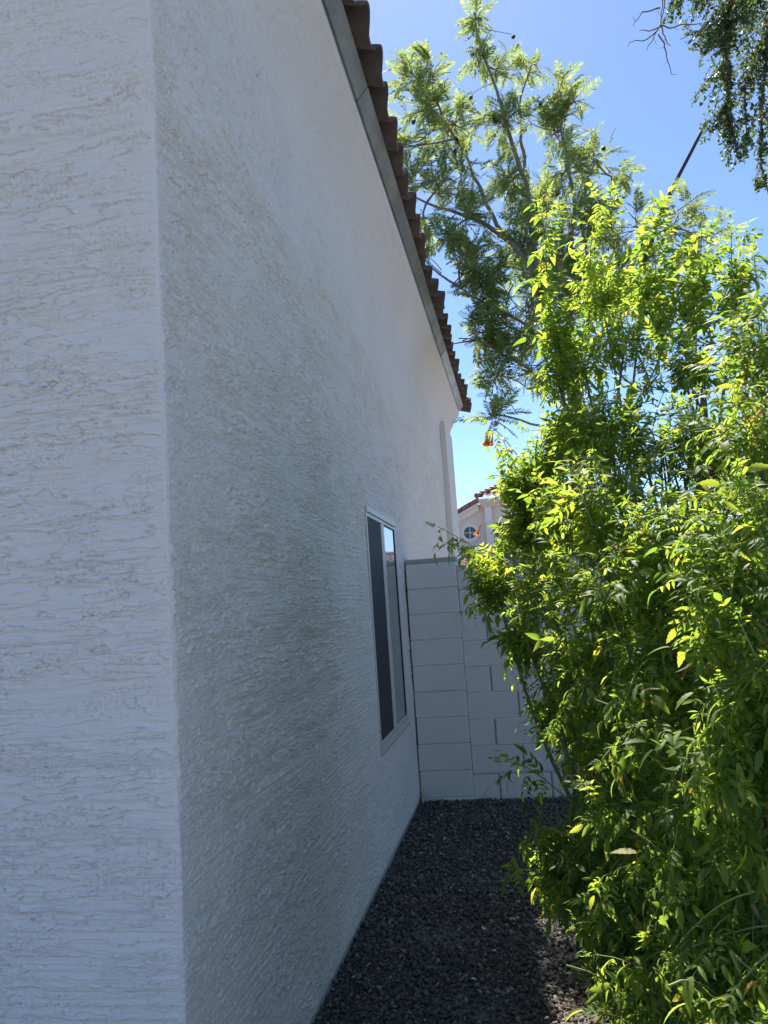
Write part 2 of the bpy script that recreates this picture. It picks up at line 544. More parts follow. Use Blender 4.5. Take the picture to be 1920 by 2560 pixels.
deck.prism([(0.283, 4.563), (-5.6, 4.563+5.88*0.33), (-5.6, 4.4), (0.283, 4.5629)], YC-0.3, YE+0.05, lambda p, t: (p[0], t, p[1]))
deck.build("roof_deck", plain("dark_roof_deck", (0.06, 0.055, 0.05), 0.9), house)
# rake tiles at the far gable edge, seen end-on past the eave
rk = MB()
for k in range(15):
    p0 = Vector((0.41, YE+0.10, 4.575)) + SL*(0.38*k)
    for dy in (0.0, 0.11):
        pts = []
        p1 = p0+SL*0.44
        rk.tube([p0+Vector((0, dy, 0.03+0.02*random.random()-dy*0.4)), p1+Vector((0, dy, 0.0-dy*0.4))], [0.085, 0.07], 10)
rk.build("rake_tiles", M['tile'], house)

# corner pop-out at the far end
ct = MB()
ct.box((0.002, 10.62, 0.0), (0.085, YE+0.004, 4.07), 0.008)
ct.build("corner_trim", M['stucco'], house)

# ---- window
win = bpy.data.objects.new("window", None); link(win, house)
win.location = (0, WY0, WZ0)
WIN = Vector((0, WY0, WZ0))
def rel(mb): mb.v = [(p[0]-WIN.x, p[1]-WIN.y, p[2]-WIN.z) for p in mb.v]; return mb
M['frame'] = plain("almond_aluminium", (0.52, 0.495, 0.455), 0.42, 0.05, 9, spec=0.5)
W_, H_ = WY1-WY0, WZ1-WZ0
YM = 5.30
fr = MB()
t = 0.034
x0 = -0.095
fr.box((x0, WY0-0.012, WZ1-t), (0.016, WY1+0.012, WZ1+0.006), 0.003)          # head
fr.box((x0, WY0-0.012, WZ0-0.012), (0.018, WY1+0.012, WZ0+t), 0.004)          # bottom track
fr.box((x0, WY0-0.012, WZ0+t), (0.010, WY0+0.016, WZ1-t), 0.003)
fr.box((x0, WY1-0.018, WZ0+t), (0.003, WY1+0.012, WZ1-t), 0.002)
rel(fr).build("frame", M['frame'], win)
sl = MB()
sl.prism([(-0.02, WZ0-0.024), (0.006, WZ0-0.024), (0.022, WZ0-0.016), (0.022, WZ0-0.0125), (-0.02, WZ0-0.0125)], WY0-0.015, WY1+0.015, lambda p, s_: (p[0], s_, p[1]))
rel(sl).build("sill", M['frame'], win)
st = MB()
st.box((-0.075, YM-0.006, WZ0+t), (0.007, YM+0.052, WZ1-t), 0.003)
rel(st).build("meeting_stile", M['frame'], win)
sf = MB()
sf.box((-0.028, WY0+0.017, WZ1-t-0.026), (0.007, YM-0.007, WZ1-t-0.001), 0.002)
sf.box((-0.028, WY0+0.017, WZ0+t+0.001), (0.007, YM-0.007, WZ0+t+0.022), 0.002)
sf.box((-0.028, WY0+0.017, WZ0+t+0.022), (0.006, WY0+0.030, WZ1-t-0.026), 0.002)
sf.box((-0.028, YM-0.045, WZ0+t+0.022), (0.005, YM-0.007, WZ1-t-0.026), 0.002)
scr_f = rel(sf).build("screen_frame", M['frame'], win)
mt, nt, bs = mat_new("solar_screen_mesh")
bs.inputs["Base Color"].default_value = (0.022, 0.024, 0.030, 1)
bs.inputs["Roughness"].default_value = 0.75
wv = nt.nodes.new("ShaderNodeTexWave"); wv.inputs["Scale"].default_value = 180
nt.links.new(objvec(nt), wv.inputs["Vector"]); bump(nt, bs, wv.outputs[0], 0.2, 0.001)
sc = MB(); sc.box((-0.010, WY0+0.030, WZ0+t+0.022), (-0.001, YM-0.045, WZ1-t-0.026))
rel(sc).build("sun_screen", mt, win)
tg = 0.022
for z0, z1 in ((WZ1-t-tg, WZ1-t-0.001), (WZ0+t+0.001, WZ0+t+tg)):
    gs = MB(); gs.box((-0.062, YM+0.053, z0), (0.004, WY1-0.019, z1), 0.002)
    rel(gs).build("sash_rail", M['frame'], win)
gk = MB()
gk.box((-0.06, WY1-0.032, WZ0+t+tg), (0.002, WY1-0.019, WZ1-t-tg), 0.001)
gk.box((-0.06, YM+0.053, WZ1-t-tg-0.009), (0.001, WY1-0.033, WZ1-t-tg-0.0005), 0.001)
rel(gk).build("gasket", plain("black_rubber", (0.015, 0.015, 0.017), .6), win)
mt, nt, bs = mat_new("reflective_pane")
bs.inputs["Base Color"].default_value = (0.02, 0.03, 0.035, 1)
bs.inputs["Roughness"].default_value = 0.25
gl = nt.nodes.new("ShaderNodeBsdfGlossy"); gl.inputs["Roughness"].default_value = 0.0
gl.inputs["Color"].default_value = (0.86, 0.93, 0.97, 1)
lw = nt.nodes.new("ShaderNodeLayerWeight"); lw.inputs["Blend"].default_value = 0.72
mx = nt.nodes.new("ShaderNodeMixShader")
nt.links.new(lw.outputs["Fresnel"], mx.inputs[0]); nt.links.new(bs.outputs[0], mx.inputs[1]); nt.links.new(gl.outputs[0], mx.inputs[2])
nt.links.new(mx.outputs[0], nt.nodes["Material Output"].inputs["Surface"])
rip = nz(nt, 2.3, 1, 0.4, objvec(nt, (1, 1.4, 0.7)))
bn = nt.nodes.new("ShaderNodeBump"); bn.inputs["Strength"].default_value = 0.05; bn.inputs["Distance"].default_value = 0.05
nt.links.new(rip.outputs[0], bn.inputs["Height"]); nt.links.new(bn.outputs[0], gl.inputs["Normal"])
pn = MB(); pn.box((-0.012, YM+0.053, WZ0+t+tg), (-0.004, WY1-0.0325, WZ1-t-tg-0.0095))
rel(pn).build("pane", mt, win)
bk = MB(); bk.box((-0.15, WY0, WZ0), (-0.10, WY1, WZ1))
rel(bk).build("backing", plain("dark_interior", (0.02, 0.02, 0.022), 0.9), win)

# ================================================================ block wall
BW = thing("block_wall", "pale grey painted concrete block wall closing off the far end of the yard", "wall", (0, 0, 0))
def block_mat():
    mt, nt, bs = mat_new("painted_block")
    v = objvec(nt)
    big = nz(nt, 2.1, 5, 0.6, v)
    c = mixc(nt, big.outputs[0], (0.62, 0.60, 0.565), (0.71, 0.685, 0.645))
    gm = nt.nodes.new("ShaderNodeNewGeometry")
    c = mixc(nt, gm.outputs["Random Per Island"], c, (0.65, 0.63, 0.595)); c.node.inputs[0].default_value = .5
    nt.links.new(c, bs.inputs["Base Color"])
    bs.inputs["Roughness"].default_value = 0.85
    bs.inputs["Specular IOR Level"].default_value = 0.25
    fine = nz(nt, 90, 5, 0.7, v)
    pit_ = nz(nt, 46, 2, 0.5, v)
    add = nt.nodes.new("ShaderNodeMath"); add.operation = 'ADD'
    r_ = ramp(nt, pit_.outputs[0], [(0.22, (0, 0, 0)), (0.42, (1, 1, 1))])
    nt.links.new(fine.outputs[0], add.inputs[0]); nt.links.new(r_, add.inputs[1])
    bump(nt, bs, add.outputs[0], 0.6, 0.005)
    return mt
M['block'] = block_mat()
BY = 6.25
CH = 0.2045
rg = random.Random(3)
pil = MB()
for k in range(9):
    j = lambda s_: rg.uniform(-s_, s_)
    z0 = 0.03+k*CH
    pil.box((0.014+j(.002), BY-0.022+j(.003), z0+0.0028+j(.001)), (0.428+j(.002), BY+0.19, z0+CH-0.0028+j(.001)), 0.005)
pil.build("pilaster", M['block'], BW)
cap = MB(); cap.box((0.016, BY-0.012, 0.03+9*CH+0.001), (0.430, BY+0.19, 0.03+9*CH+0.040), 0.004)
cap.build("cap", plain("bare_concrete", (0.36, 0.35, 0.34), 0.95, 0.2, 30, bscale=80, bstr=.8), BW)
wl = MB()
for k in range(9):
    z0 = -0.012+k*CH+0.012*(k > 0)
    x = 0.434
    first = 0.2 if k % 2 == 0 else 0.4
    if k in (3, 5): first = 0.4
    if k in (4, 6, 8, 2, 0): first = 0.2
    L_ = first
    while x < 5.2:
        wl.box((x+(0.003 if x > 0.44 else -0.004), BY+rg.uniform(-.002, .002), z0+0.0028), (x+L_-0.008, BY+0.19, z0+CH-0.0028), 0.005)
        x += L_; L_ = 0.4
wl.build("wall", M['block'], BW)
mo = MB()
mo.box((0.020, BY-0.0125, 0.0), (0.422, BY+0.18, 0.03+9*CH))
for k in range(9):
    z0 = k*CH
    mo.box((0.436, BY+0.0075, z0-0.006), (5.2, BY+0.18, z0+0.008))
mo.box((0.436, BY+0.03, -0.02), (5.2, BY+0.175, 9*CH-0.01))
mo.build("mortar", M['block'], BW)
ft = MB()
ft.box((0.03, BY-0.034, -0.05), (0.45, BY+0.1, 0.028), 0.006)
ft.box((0.455, BY-0.012, -0.08), (5.2, BY+0.1, -0.0125), 0.006)
ft.build("footing", M['block'], BW)

# ================================================================ neighbour's house
NH = thing("tile_roofed_house", "distant cream stucco house with red tile roofs and a round window", "house", (0, 34, 0))
NO = Vector((0, 34, 0))
M['ntile'] = tile_mat("neighbour_tile", (0.30, 0.135, 0.095), (0.38, 0.19, 0.14), (0.44, 0.25, 0.19))
M['cream'] = plain("cream_stucco", (0.74, 0.65, 0.57), 0.9, 0.05, 3, spec=.2, bscale=30, bstr=.4, bdist=.01)
M['cream_trim'] = plain("cream_trim_paint", (0.80, 0.73, 0.65), 0.85, 0.04, 3, spec=.2)
def nrel(mb): mb.v = [(p[0]-NO.x, p[1]-NO.y, p[2]-NO.z) for p in mb.v]; return mb
nw = MB()
nw.prism([(-6.0, 0), (-0.30, 0), (-0.30, 5.72), (-0.62, 5.66), (-6.0, 3.05)], 34.3, 42, lambda p, t_: (p[0], t_, p[1]))
nw.box((-0.298, 34.15, 0), (3.5, 42, 5.62))
nrel(nw).build("wall", M['cream'], NH)
rkm = MB()      # moulded trim and tile along the sloping gable edge
for (w0, w1, y0, y1) in ((0.0, -0.13, 34.02, 34.298), (-0.131, -0.34, 34.12, 34.298), (-0.341, -0.40, 34.2, 34.298)):
    rkm.prism([(-6.2, 3.02+w0), (-0.56, 5.755+w0), (-0.56, 5.755+w1), (-6.2, 3.02+w1)], y0, y1, lambda p, t_: (p[0], t_, p[1]))
nrel(rkm).build("gable_trim", M['cream_trim'], NH)
gt = MB()
s0 = Vector((-0.52, 0, 5.79)); sd = Vector((-5.6, 0, -2.72)).normalized()
for k in range(14):
    a = s0+sd*(0.44*k); b2 = s0+sd*(0.44*(k+1)+0.03)
    gt.prism([(0, -0.02), (0, 0.13), (0.0, 0.13)], 0, 0, lambda p, t_: (0, 0, 0)) if False else None
    gt.box((0, 0, 0), (0.001, 0.001, 0.001)) if False else None
    pz = 0.012*(k % 2)
    V8 = []
    for yy in (33.95, 34.5):
        V8 += [(a.x, yy, a.z+pz), (b2.x, yy, b2.z+pz), (b2.x, yy, b2.z+0.19+pz), (a.x, yy, a.z+0.19+pz)]
    gt.add(V8, [(0,1,2,3),(4,7,6,5),(0,4,5,1),(1,5,6,2),(2,6,7,3),(3,7,4,0)])
nrel(gt).build("gable_tiles", M['ntile'], NH)
tr = MB()
tr.prism([(33.85, 5.62), (33.62, 5.80), (33.62, 5.86), (34.3, 5.86), (34.3, 5.62)], -0.50, 3.7, lambda p, t_: (t_, p[0], p[1]))
tr.prism([(34.0, 5.52), (33.9, 5.619), (34.3, 5.619), (34.3, 5.52)], -0.40, 3.6, lambda p, t_: (t_, p[0], p[1]))
nrel(tr).build("cornice", M['cream_trim'], NH)
hr = tile_roof("upper_roof", tuple(Vector((-0.60, 33.50, 5.90))-NO), (1, 0, 0), Vector((0, 1, 0.36)), 4.5, 3.4, 0.30, 0.36, 0.075, M['ntile'], NH, spp=8, spc=3, jit=0.008, seed=8)
# hip cut: drop everything left of the hip line
me = hr.data
co = np.zeros(len(me.vertices)*3, dtype=np.float32); me.vertices.foreach_get("co", co); co = co.reshape(-1, 3)
lim = -0.60+(co[:, 1]+34-33.50)*0.62
co[:, 0] = np.minimum(np.maximum(co[:, 0], lim), 3.9-(lim+0.60)); me.vertices.foreach_set("co", co.ravel()); me.update()
hp = MB()
for k in range(9):
    a = Vector((-0.58, 33.52, 5.95))+Vector((0.62, 1, 0.36)).normalized()*(0.42*k); b2 = a+Vector((0.62, 1, 0.36)).normalized()*0.46
    hp.tube([a+Vector((0, 0, 0.045)), b2], [0.12, 0.09], 8)
nrel(hp).build("hip_tiles", M['ntile'], NH)
pl = MB()
pl.box((-0.30, 33.95, 3.52), (0.02, 34.149, 5.51), 0.015)
pl.box((-0.36, 33.88, 3.40), (0.08, 34.149, 3.62), 0.015)
pl.box((-0.34, 33.90, 4.80), (0.06, 34.149, 4.90), 0.015)
nrel(pl).build("corner_column", M['cream_trim'], NH)
bb = MB(); bb.box((-4.0, 34.2, 3.62), (-0.37, 34.299, 3.78), 0.01); bb.box((0.09, 34.05, 3.62), (3.5, 34.149, 3.76), 0.01)
nrel(bb).build("base_moulding", M['cream_trim'], NH)
# round window
rw = bpy.data.objects.new("round_window", None); rw.location = (-1.02, 0.26, 4.46); link(rw, NH)
def ring(ro, ri, y0, y1, seg=40):
    V = []; F = []
    for i in range(seg):
        a = 2*math.pi*i/seg
        for (r_, y_) in ((ro, y1), (ro, y0), (ri, y0), (ri, y1)):
            V.append((r_*math.cos(a), y_, r_*math.sin(a)))
    for i in range(seg):
        j = (i+1) % seg
        for k in range(4):
            F.append((i*4+k, j*4+k, j*4+(k+1) % 4, i*4+(k+1) % 4))
    return V, F
rr = MB(); rr.add(*ring(0.40, 0.27, -0.06, 0.04)); rr.add(*ring(0.45, 0.405, -0.03, 0.04))
rr.build("surround", M['cream_trim'], rw)
M['nglass'] = plain("dark_window_glass", (0.035, 0.045, 0.055), 0.12, 0.1, 2, spec=.5)
M['white'] = plain("white_vinyl", (0.8, 0.8, 0.78), 0.5, 0.03, 4)
gd = MB()
gd.add([(0.268*math.cos(2*math.pi*i/40), yy, 0.268*math.sin(2*math.pi*i/40)) for yy in (0.0, 0.02) for i in range(40)], [tuple(range(40)), tuple(range(40, 80))[::-1]]+[(i, 40+i, 40+(i+1) % 40, (i+1) % 40) for i in range(40)])
gd.build("pane", M['nglass'], rw)
mu = MB(); mu.box((-0.013, -0.03, -0.266), (0.013, -0.004, 0.266)); mu.box((-0.266, -0.028, -0.013), (-0.0135, -0.004, 0.013)); mu.box((0.0135, -0.028, -0.013), (0.266, -0.004, 0.013))
mu.build("muntin", M['white'], rw)
# rectangular window beside the column
sw = bpy.data.objects.new("window", None); sw.location = (0.62, 0.12, 4.3); link(sw, NH)
a = MB(); a.box((-0.55, 0.0, -0.5), (0.55, 0.028, 0.5)); a.build("pane", M['nglass'], sw)
a = MB()
for bx in (((-0.58, -0.03, -0.53), (-0.54, 0.029, 0.53)), ((0.54, -0.03, -0.53), (0.58, 0.029, 0.53)), ((-0.54, -0.03, 0.49), (0.54, 0.029, 0.53)), ((-0.54, -0.03, -0.53), (0.54, 0.029, -0.49)), ((-0.54, -0.02, -0.16), (0.54, -0.002, -0.13)), ((-0.012, -0.02, -0.13), (0.012, -0.002, 0.49))): a.box(*bx)
a.build("frame", M['white'], sw)
lr = tile_roof("lower_roof", tuple(Vector((-7.0, 31.2, 2.72))-NO), (1, 0, 0), Vector((0, 1, 0.36)), 18.0, 3.02, 0.30, 0.36, 0.075, M['ntile'], NH, spp=8, spc=3, jit=0.008, seed=9)
tile_roof("lower_roof", tuple(Vector((3.6, 37.0, 2.72))-NO), (1, 0, 0), Vector((0, -1, 0.36)), 7.4, 3.02, 0.30, 0.36, 0.075, M['ntile'], NH, spp=8, spc=3, jit=0.008, seed=10)
rdg = MB()
for k in range(17):
    rdg.tube([(3.6+.44*k, 34.1, 3.80), (3.6+.44*k+.47, 34.1, 3.775)], [.13, .11], 8)
nrel(rdg).build("ridge_tiles", M['ntile'], NH)
lw_ = MB(); lw_.box((3.51, 34.11, 0), (10.9, 36.8, 2.70)); lw_.box((-6.9, 31.5, 0), (10.9, 34.1, 2.70)); lw_.box((-7.0, 31.3, 2.55), (11.0, 31.499, 2.72))
nrel(lw_).build("porch_wall", M['cream'], NH)
# ================================================================ vegetation
def leaf_mat(name, stops, trans, tmix=0.45, rough=0.45, spec=0.45):
    mt, nt, bs = mat_new(name)
    gm = nt.nodes.new("ShaderNodeNewGeometry")
    c = ramp(nt, gm.outputs["Random Per Island"], stops)
    nt.links.new(c, bs.inputs["Base Color"])
    bs.inputs["Roughness"].default_value = rough
    bs.inputs["Specular IOR Level"].default_value = spec
    tl = nt.nodes.new("ShaderNodeBsdfTranslucent")
    tc = mixc(nt, 1.0, c, trans, 'MULTIPLY')
    nt.links.new(tc, tl.inputs["Color"])
    mx = nt.nodes.new("ShaderNodeMixShader"); mx.inputs[0].default_value = tmix
    nt.links.new(bs.outputs[0], mx.inputs[1]); nt.links.new(tl.outputs[0], mx.inputs[2])
    nt.links.new(mx.outputs[0], nt.nodes["Material Output"].inputs["Surface"])
    return mt

def bark_mat(name, a, b_):
    mt, nt, bs = mat_new(name)
    v = objvec(nt, (1, 1, 0.25))
    n = nz(nt, 45, 5, 0.65, v)
    nt.links.new(mixc(nt, n.outputs[0], a, b_), bs.inputs["Base Color"])
    bs.inputs["Roughness"].default_value = 0.9
    bump(nt, bs, n.outputs[0], 0.6, 0.004)
    return mt

def frames(D, Nrm):
    D = D/np.linalg.norm(D, axis=1)[:, None]
    B = np.cross(Nrm, D); l = np.linalg.norm(B, axis=1)
    bad = l < 1e-4
    B[bad] = np.cross(np.array([1.0, .3, .2]), D[bad]); l = np.linalg.norm(B, axis=1)
    B /= l[:, None]
    Nn = np.cross(D, B)
    return np.stack([D, B, Nn], 2)            # columns: along, side, normal

def scatter(templates, pos, D, Nrm, size, rg):
    Vo, Fo, off = [], [], 0
    which = rg.integers(0, len(templates), len(pos))
    Rm = frames(D, Nrm)
    for k, (tv, tf) in enumerate(templates):
        s_ = which == k
        if not s_.any(): continue
        n = int(s_.sum())
        V = np.einsum('nij,kj->nki', Rm[s_], tv)*size[s_][:, None, None]+pos[s_][:, None, :]
        F = tf[None]+np.arange(n)[:, None, None]*len(tv)
        Vo.append(V.reshape(-1, 3)); Fo.append(F.reshape(-1, 4)+off); off += n*len(tv)
    return np.concatenate(Vo), np.concatenate(Fo)

def blade(base, d, length, width, fold, curl, stations, widths, rg, up=(0, 0, 1)):
    """one folded, curved leaf blade -> verts, quads"""
    d = np.array(d, float); d /= np.linalg.norm(d)
    upv = np.array(up, float); side = np.cross(upv, d); side /= np.linalg.norm(side); nn = np.cross(d, side)
    V = []
    for t, w_ in zip(stations, widths):
        c = np.array(base)+d*length*t*(1-0.12*abs(curl)*t)-nn*curl*length*t*t
        e = side*width*w_; f = nn*width*w_*fold
        V += [c-e+f, c, c+e+f]
    F = []
    for i in range(len(stations)-1):
        a = i*3
        F += [(a, a+1, a+4, a+3), (a+1, a+2, a+5, a+4)]
    return V, F

def joinlist(L):
    V = []; F = []
    for v, f in L:
        n = len(V); V += list(v); F += [tuple(i+n for i in q) for q in f]
    return np.array(V), np.array(F)

def tecoma_leaf(rg, fine=False):
    L = []
    S = (0, .22, .46, .74, 1.0)
    Wd = np.array((.03, .40, .45, .27, .012))
    if fine:
        S = (0, .10, .18, .27, .35, .45, .53, .63, .71, .81, 1.0)
        Wd = np.array((.03, .30, .27, .44, .36, .48, .37, .40, .27, .24, .01))
    npair = 3 if rg.random() < .7 else 2
    droop = rg.uniform(0.05, 0.5)
    def rp(t): return np.array([t, 0, -droop*t*t*0.6])
    for i in range(npair):
        t = 0.30+0.60*i/npair
        for s_ in (-1, 1):
            ln = rg.uniform(.34, .44)*(1-.08*i)
            a = rg.uniform(0.75, 1.1)
            d = (math.cos(a), s_*math.sin(a), rg.uniform(-.35, .15))
            L.append(blade(rp(t), d, ln, ln*.36, rg.uniform(.15, .6), rg.uniform(.0, .5), S, Wd*rg.uniform(.85, 1.1), rg))
    ln = rg.uniform(.46, .6)
    L.append(blade(rp(.9), (1, rg.uniform(-.15, .15), -droop), ln, ln*.40, rg.uniform(.1, .5), rg.uniform(.1, .55), S, Wd, rg))
    L.append(([rp(0)+(0, -.008, 0), rp(0)+(0, .008, 0), rp(.5)+(0, -.006, 0), rp(.5)+(0, .006, 0), rp(.92)+(0, -.004, 0), rp(.92)+(0, .004, 0)], [(0, 1, 3, 2), (2, 3, 5, 4)]))
    return joinlist(L)

def jac_frond(rg):
    L = []
    n = 14; droop = rg.uniform(.1, .75); sidec = rg.uniform(-.2, .2)
    def rp(t): return np.array([t*(1-.2*droop*t), sidec*t*t, -droop*.55*t*t])
    for i in range(n):
        t = .14+.84*i/(n-1)
        tl = 0.235*math.sin(math.pi*(0.22+0.66*i/(n-1)))**.7
        for s_ in (-1, 1):
            ln = tl*rg.uniform(.85, 1.1); a = rg.uniform(.85, 1.15)
            d = np.array((math.cos(a), s_*math.sin(a), rg.uniform(-.35, .0)))
            b = rp(t); wv = ln*.115+.004
            side = np.array((-math.sin(a)*1, s_*math.cos(a), 0))*wv
            tip = b+d*ln; mid = b+d*ln*.5
            L.append(([b, mid+side, tip+(0, 0, -.02), mid-side], [(0, 1, 2, 3)]))
    for a_, b_ in ((0, .35), (.35, .7), (.7, 1.0)):
        p, q = rp(a_), rp(b_)
        L.append(([p-(0, .006, 0), p+(0, .006, 0), q+(0, .004, 0), q-(0, .004, 0)], [(0, 1, 2, 3)]))
    return joinlist(L)

def small_leaf(rg):
    S = (0, .25, .55, .82, 1); Wd = (.05, .75, 1.0, .62, .03)
    return joinlist([blade((0, 0, 0), (1, 0, rg.uniform(-.2, .2)), 1, .27, rg.uniform(.1, .5), rg.uniform(-.1, .3), S, Wd, rg)])

def unit(rg, n):
    v = rg.normal(size=(n, 3)); return v/np.linalg.norm(v, axis=1)[:, None]

def curve(a, b, rg, n=5, sag=0.1, wob=0.05):
    a = np.array(a, float); b = np.array(b, float); L_ = np.linalg.norm(b-a)
    t = np.linspace(0, 1, n)[:, None]
    p = a+(b-a)*t
    off = np.array([rg.normal(0, wob), rg.normal(0, wob), sag])*L_
    return p+np.sin(np.pi*t)*off

def densify(pts, step):
    pts = np.array(pts, float); out = [pts[0]]
    for a, b in zip(pts[:-1], pts[1:]):
        k = max(1, int(np.linalg.norm(b-a)/step))
        for i in range(1, k+1): out.append(a+(b-a)*i/k)
    return np.array(out)

JAC_LOBES = [(0.38,9.30,8.38,0.29), (0.12,9.00,8.16,0.19), (0.19,9.20,7.79,0.41), (-0.07,9.00,7.22,0.23), (0.56,9.60,7.70,0.45), (1.01,9.80,9.39,0.24), (0.99,9.80,8.86,0.24), (1.29,9.90,8.64,0.25), (1.72,10.20,8.83,0.19), (2.03,9.60,7.85,0.27), (2.22,9.60,7.93,0.15), (1.86,9.80,7.54,0.41), (1.19,9.30,7.56,0.36), (0.50,8.80,6.59,0.37), (0.03,8.60,6.45,0.22), (1.17,9.30,6.75,0.39), (1.88,9.60,6.80,0.42), (2.39,9.90,7.11,0.28), (2.63,9.80,6.79,0.20), (0.42,8.40,5.69,0.22), (0.77,8.60,5.98,0.31), (0.79,8.30,5.12,0.35), (0.45,8.20,5.01,0.17), (0.96,8.20,4.55,0.32), (0.65,8.10,4.42,0.17), (1.28,8.40,4.76,0.39), (1.27,8.80,5.61,0.41), (1.89,9.40,5.95,0.49), (2.32,9.60,6.19,0.37), (0.97,8.00,4.08,0.21), (1.29,8.20,3.92,0.23), (2.07,9.00,5.18,0.37), (2.67,9.70,6.13,0.25), (3.33,9.80,6.24,0.21), (3.16,9.60,5.85,0.27), (3.66,9.90,5.97,0.21), (3.41,9.80,5.64,0.28), (2.82,9.70,5.68,0.33), (1.67,8.80,4.91,0.41), (2.45,9.20,5.11,0.43), (0.85,7.40,3.28,0.15), (0.15,8.20,5.45,0.11), (0.19,8.50,5.92,0.18), (0.58,8.40,5.43,0.24), (0.68,8.20,4.77,0.23), (0.82,8.00,3.79,0.17), (1.20,8.30,4.32,0.26), (0.15,8.80,6.80,0.23), (1.66,9.20,5.63,0.38), (1.48,9.30,6.33,0.39), (0.43,8.10,4.31,0.13)]
JAC_LIMBS = [[(1.68,8.90,1.46), (1.73,8.90,2.58), (1.73,8.80,3.48), (1.73,8.70,4.16)],
  [(1.73,8.70,4.16), (1.56,8.60,4.61), (1.40,8.60,5.15), (1.26,8.70,5.54), (0.99,8.70,5.84), (0.61,8.70,6.09), (0.24,8.70,6.29), (-0.07,8.60,6.42)],
  [(1.26,8.70,5.54), (1.02,8.90,5.99), (0.86,9.10,6.59), (0.73,9.30,7.15), (0.49,9.30,7.69), (0.35,9.30,8.28)],
  [(1.40,8.60,5.15), (1.44,8.90,5.93), (1.43,9.20,6.65), (1.34,9.40,7.12), (1.26,9.60,7.73), (1.21,9.70,8.24), (1.07,9.80,8.80), (1.02,9.80,9.15), (0.99,9.80,9.51)],
  [(1.43,9.20,6.65), (1.45,9.60,7.43), (1.50,9.90,8.19), (1.73,10.20,8.89)],
  [(1.73,8.70,4.16), (1.79,9.00,4.92), (1.86,9.30,5.59), (2.02,9.50,6.24), (2.00,9.60,6.95), (1.96,9.60,7.62), (2.14,9.60,7.92)],
  [(1.79,9.00,4.92), (2.09,9.30,5.56), (2.08,9.50,6.12), (2.23,9.70,6.80), (2.38,9.80,7.11)],
  [(1.73,8.70,4.16), (2.15,9.10,4.91), (2.59,9.50,5.58), (2.84,9.70,5.89), (3.20,9.70,6.05), (3.56,9.90,5.93)],
  [(1.73,8.80,3.48), (1.49,8.40,4.18), (1.18,8.30,4.55), (0.89,8.20,4.69), (0.56,8.20,4.97)],
  [(1.73,8.80,3.48), (1.48,8.20,3.68), (1.24,8.00,3.87), (1.01,8.00,4.07), (0.73,8.00,4.28)],
  [(1.73,8.80,3.48), (1.46,7.90,3.22), (1.18,7.60,3.23), (0.95,7.40,3.27), (0.78,7.40,3.33)]]
STICK = [[(2.15,9.10,4.91), (2.71,9.50,5.35), (3.01,9.70,6.08), (3.33,9.80,6.67), (3.54,9.80,6.99), (3.75,9.80,7.34)]]
PODS = [[(1.49,9.90,9.12), (0.92,9.60,8.76), (0.85,9.60,8.13), (0.14,9.20,8.10), (0.12,9.00,7.54), (1.75,9.70,7.94), (2.49,9.80,7.25), (2.11,9.50,6.21), (0.60,9.10,7.11), (2.42,9.50,6.04), (1.13,9.20,7.51), (2.01,9.10,4.96), (1.82,9.40,6.54), (0.63,9.20,7.32)]]
BUSH_LOBES = [(1.19,3.50,2.75,0.08), (1.42,3.70,3.01,0.11), (1.60,3.60,2.94,0.12), (1.72,3.30,2.77,0.15), (1.83,3.00,2.66,0.12), (1.16,3.50,2.56,0.09), (1.28,3.50,2.64,0.18), (1.46,3.40,2.62,0.21), (1.61,3.10,2.44,0.23), (1.73,2.70,2.31,0.18), (1.17,3.60,2.34,0.13), (1.09,3.70,2.19,0.10), (1.28,3.30,2.26,0.19), (1.42,3.10,2.20,0.24), (1.58,2.80,2.09,0.22), (1.64,2.40,2.00,0.16), (1.02,3.70,1.97,0.12), (0.99,3.70,2.09,0.09), (0.94,3.70,1.86,0.09), (1.16,3.30,1.95,0.19), (1.30,2.90,1.87,0.23), (1.45,2.60,1.79,0.22), (1.54,2.20,1.74,0.17), (0.80,3.60,1.66,0.09), (1.02,3.30,1.64,0.17), (1.19,2.90,1.58,0.23), (1.34,2.50,1.57,0.21), (1.46,2.10,1.55,0.19), (0.92,3.50,1.40,0.08), (1.13,3.20,1.34,0.16), (1.22,2.80,1.33,0.22), (1.36,2.40,1.33,0.21), (1.44,2.00,1.36,0.18), (1.04,3.40,1.13,0.08), (1.17,3.10,1.07,0.15), (1.23,2.70,1.09,0.21), (1.35,2.30,1.12,0.20), (1.41,1.95,1.19,0.16), (1.14,3.20,0.83,0.11), (1.18,2.80,0.85,0.15), (1.26,2.50,0.89,0.21), (1.35,2.10,0.97,0.19), (0.98,3.10,0.64,0.05), (1.08,2.90,0.64,0.11), (1.17,2.50,0.69,0.17), (1.27,2.20,0.74,0.19), (1.36,1.90,0.85,0.16), (1.13,2.60,0.51,0.07), (1.17,2.40,0.51,0.11), (1.21,2.20,0.54,0.15), (1.29,2.00,0.62,0.18), (1.33,1.80,0.73,0.14)]
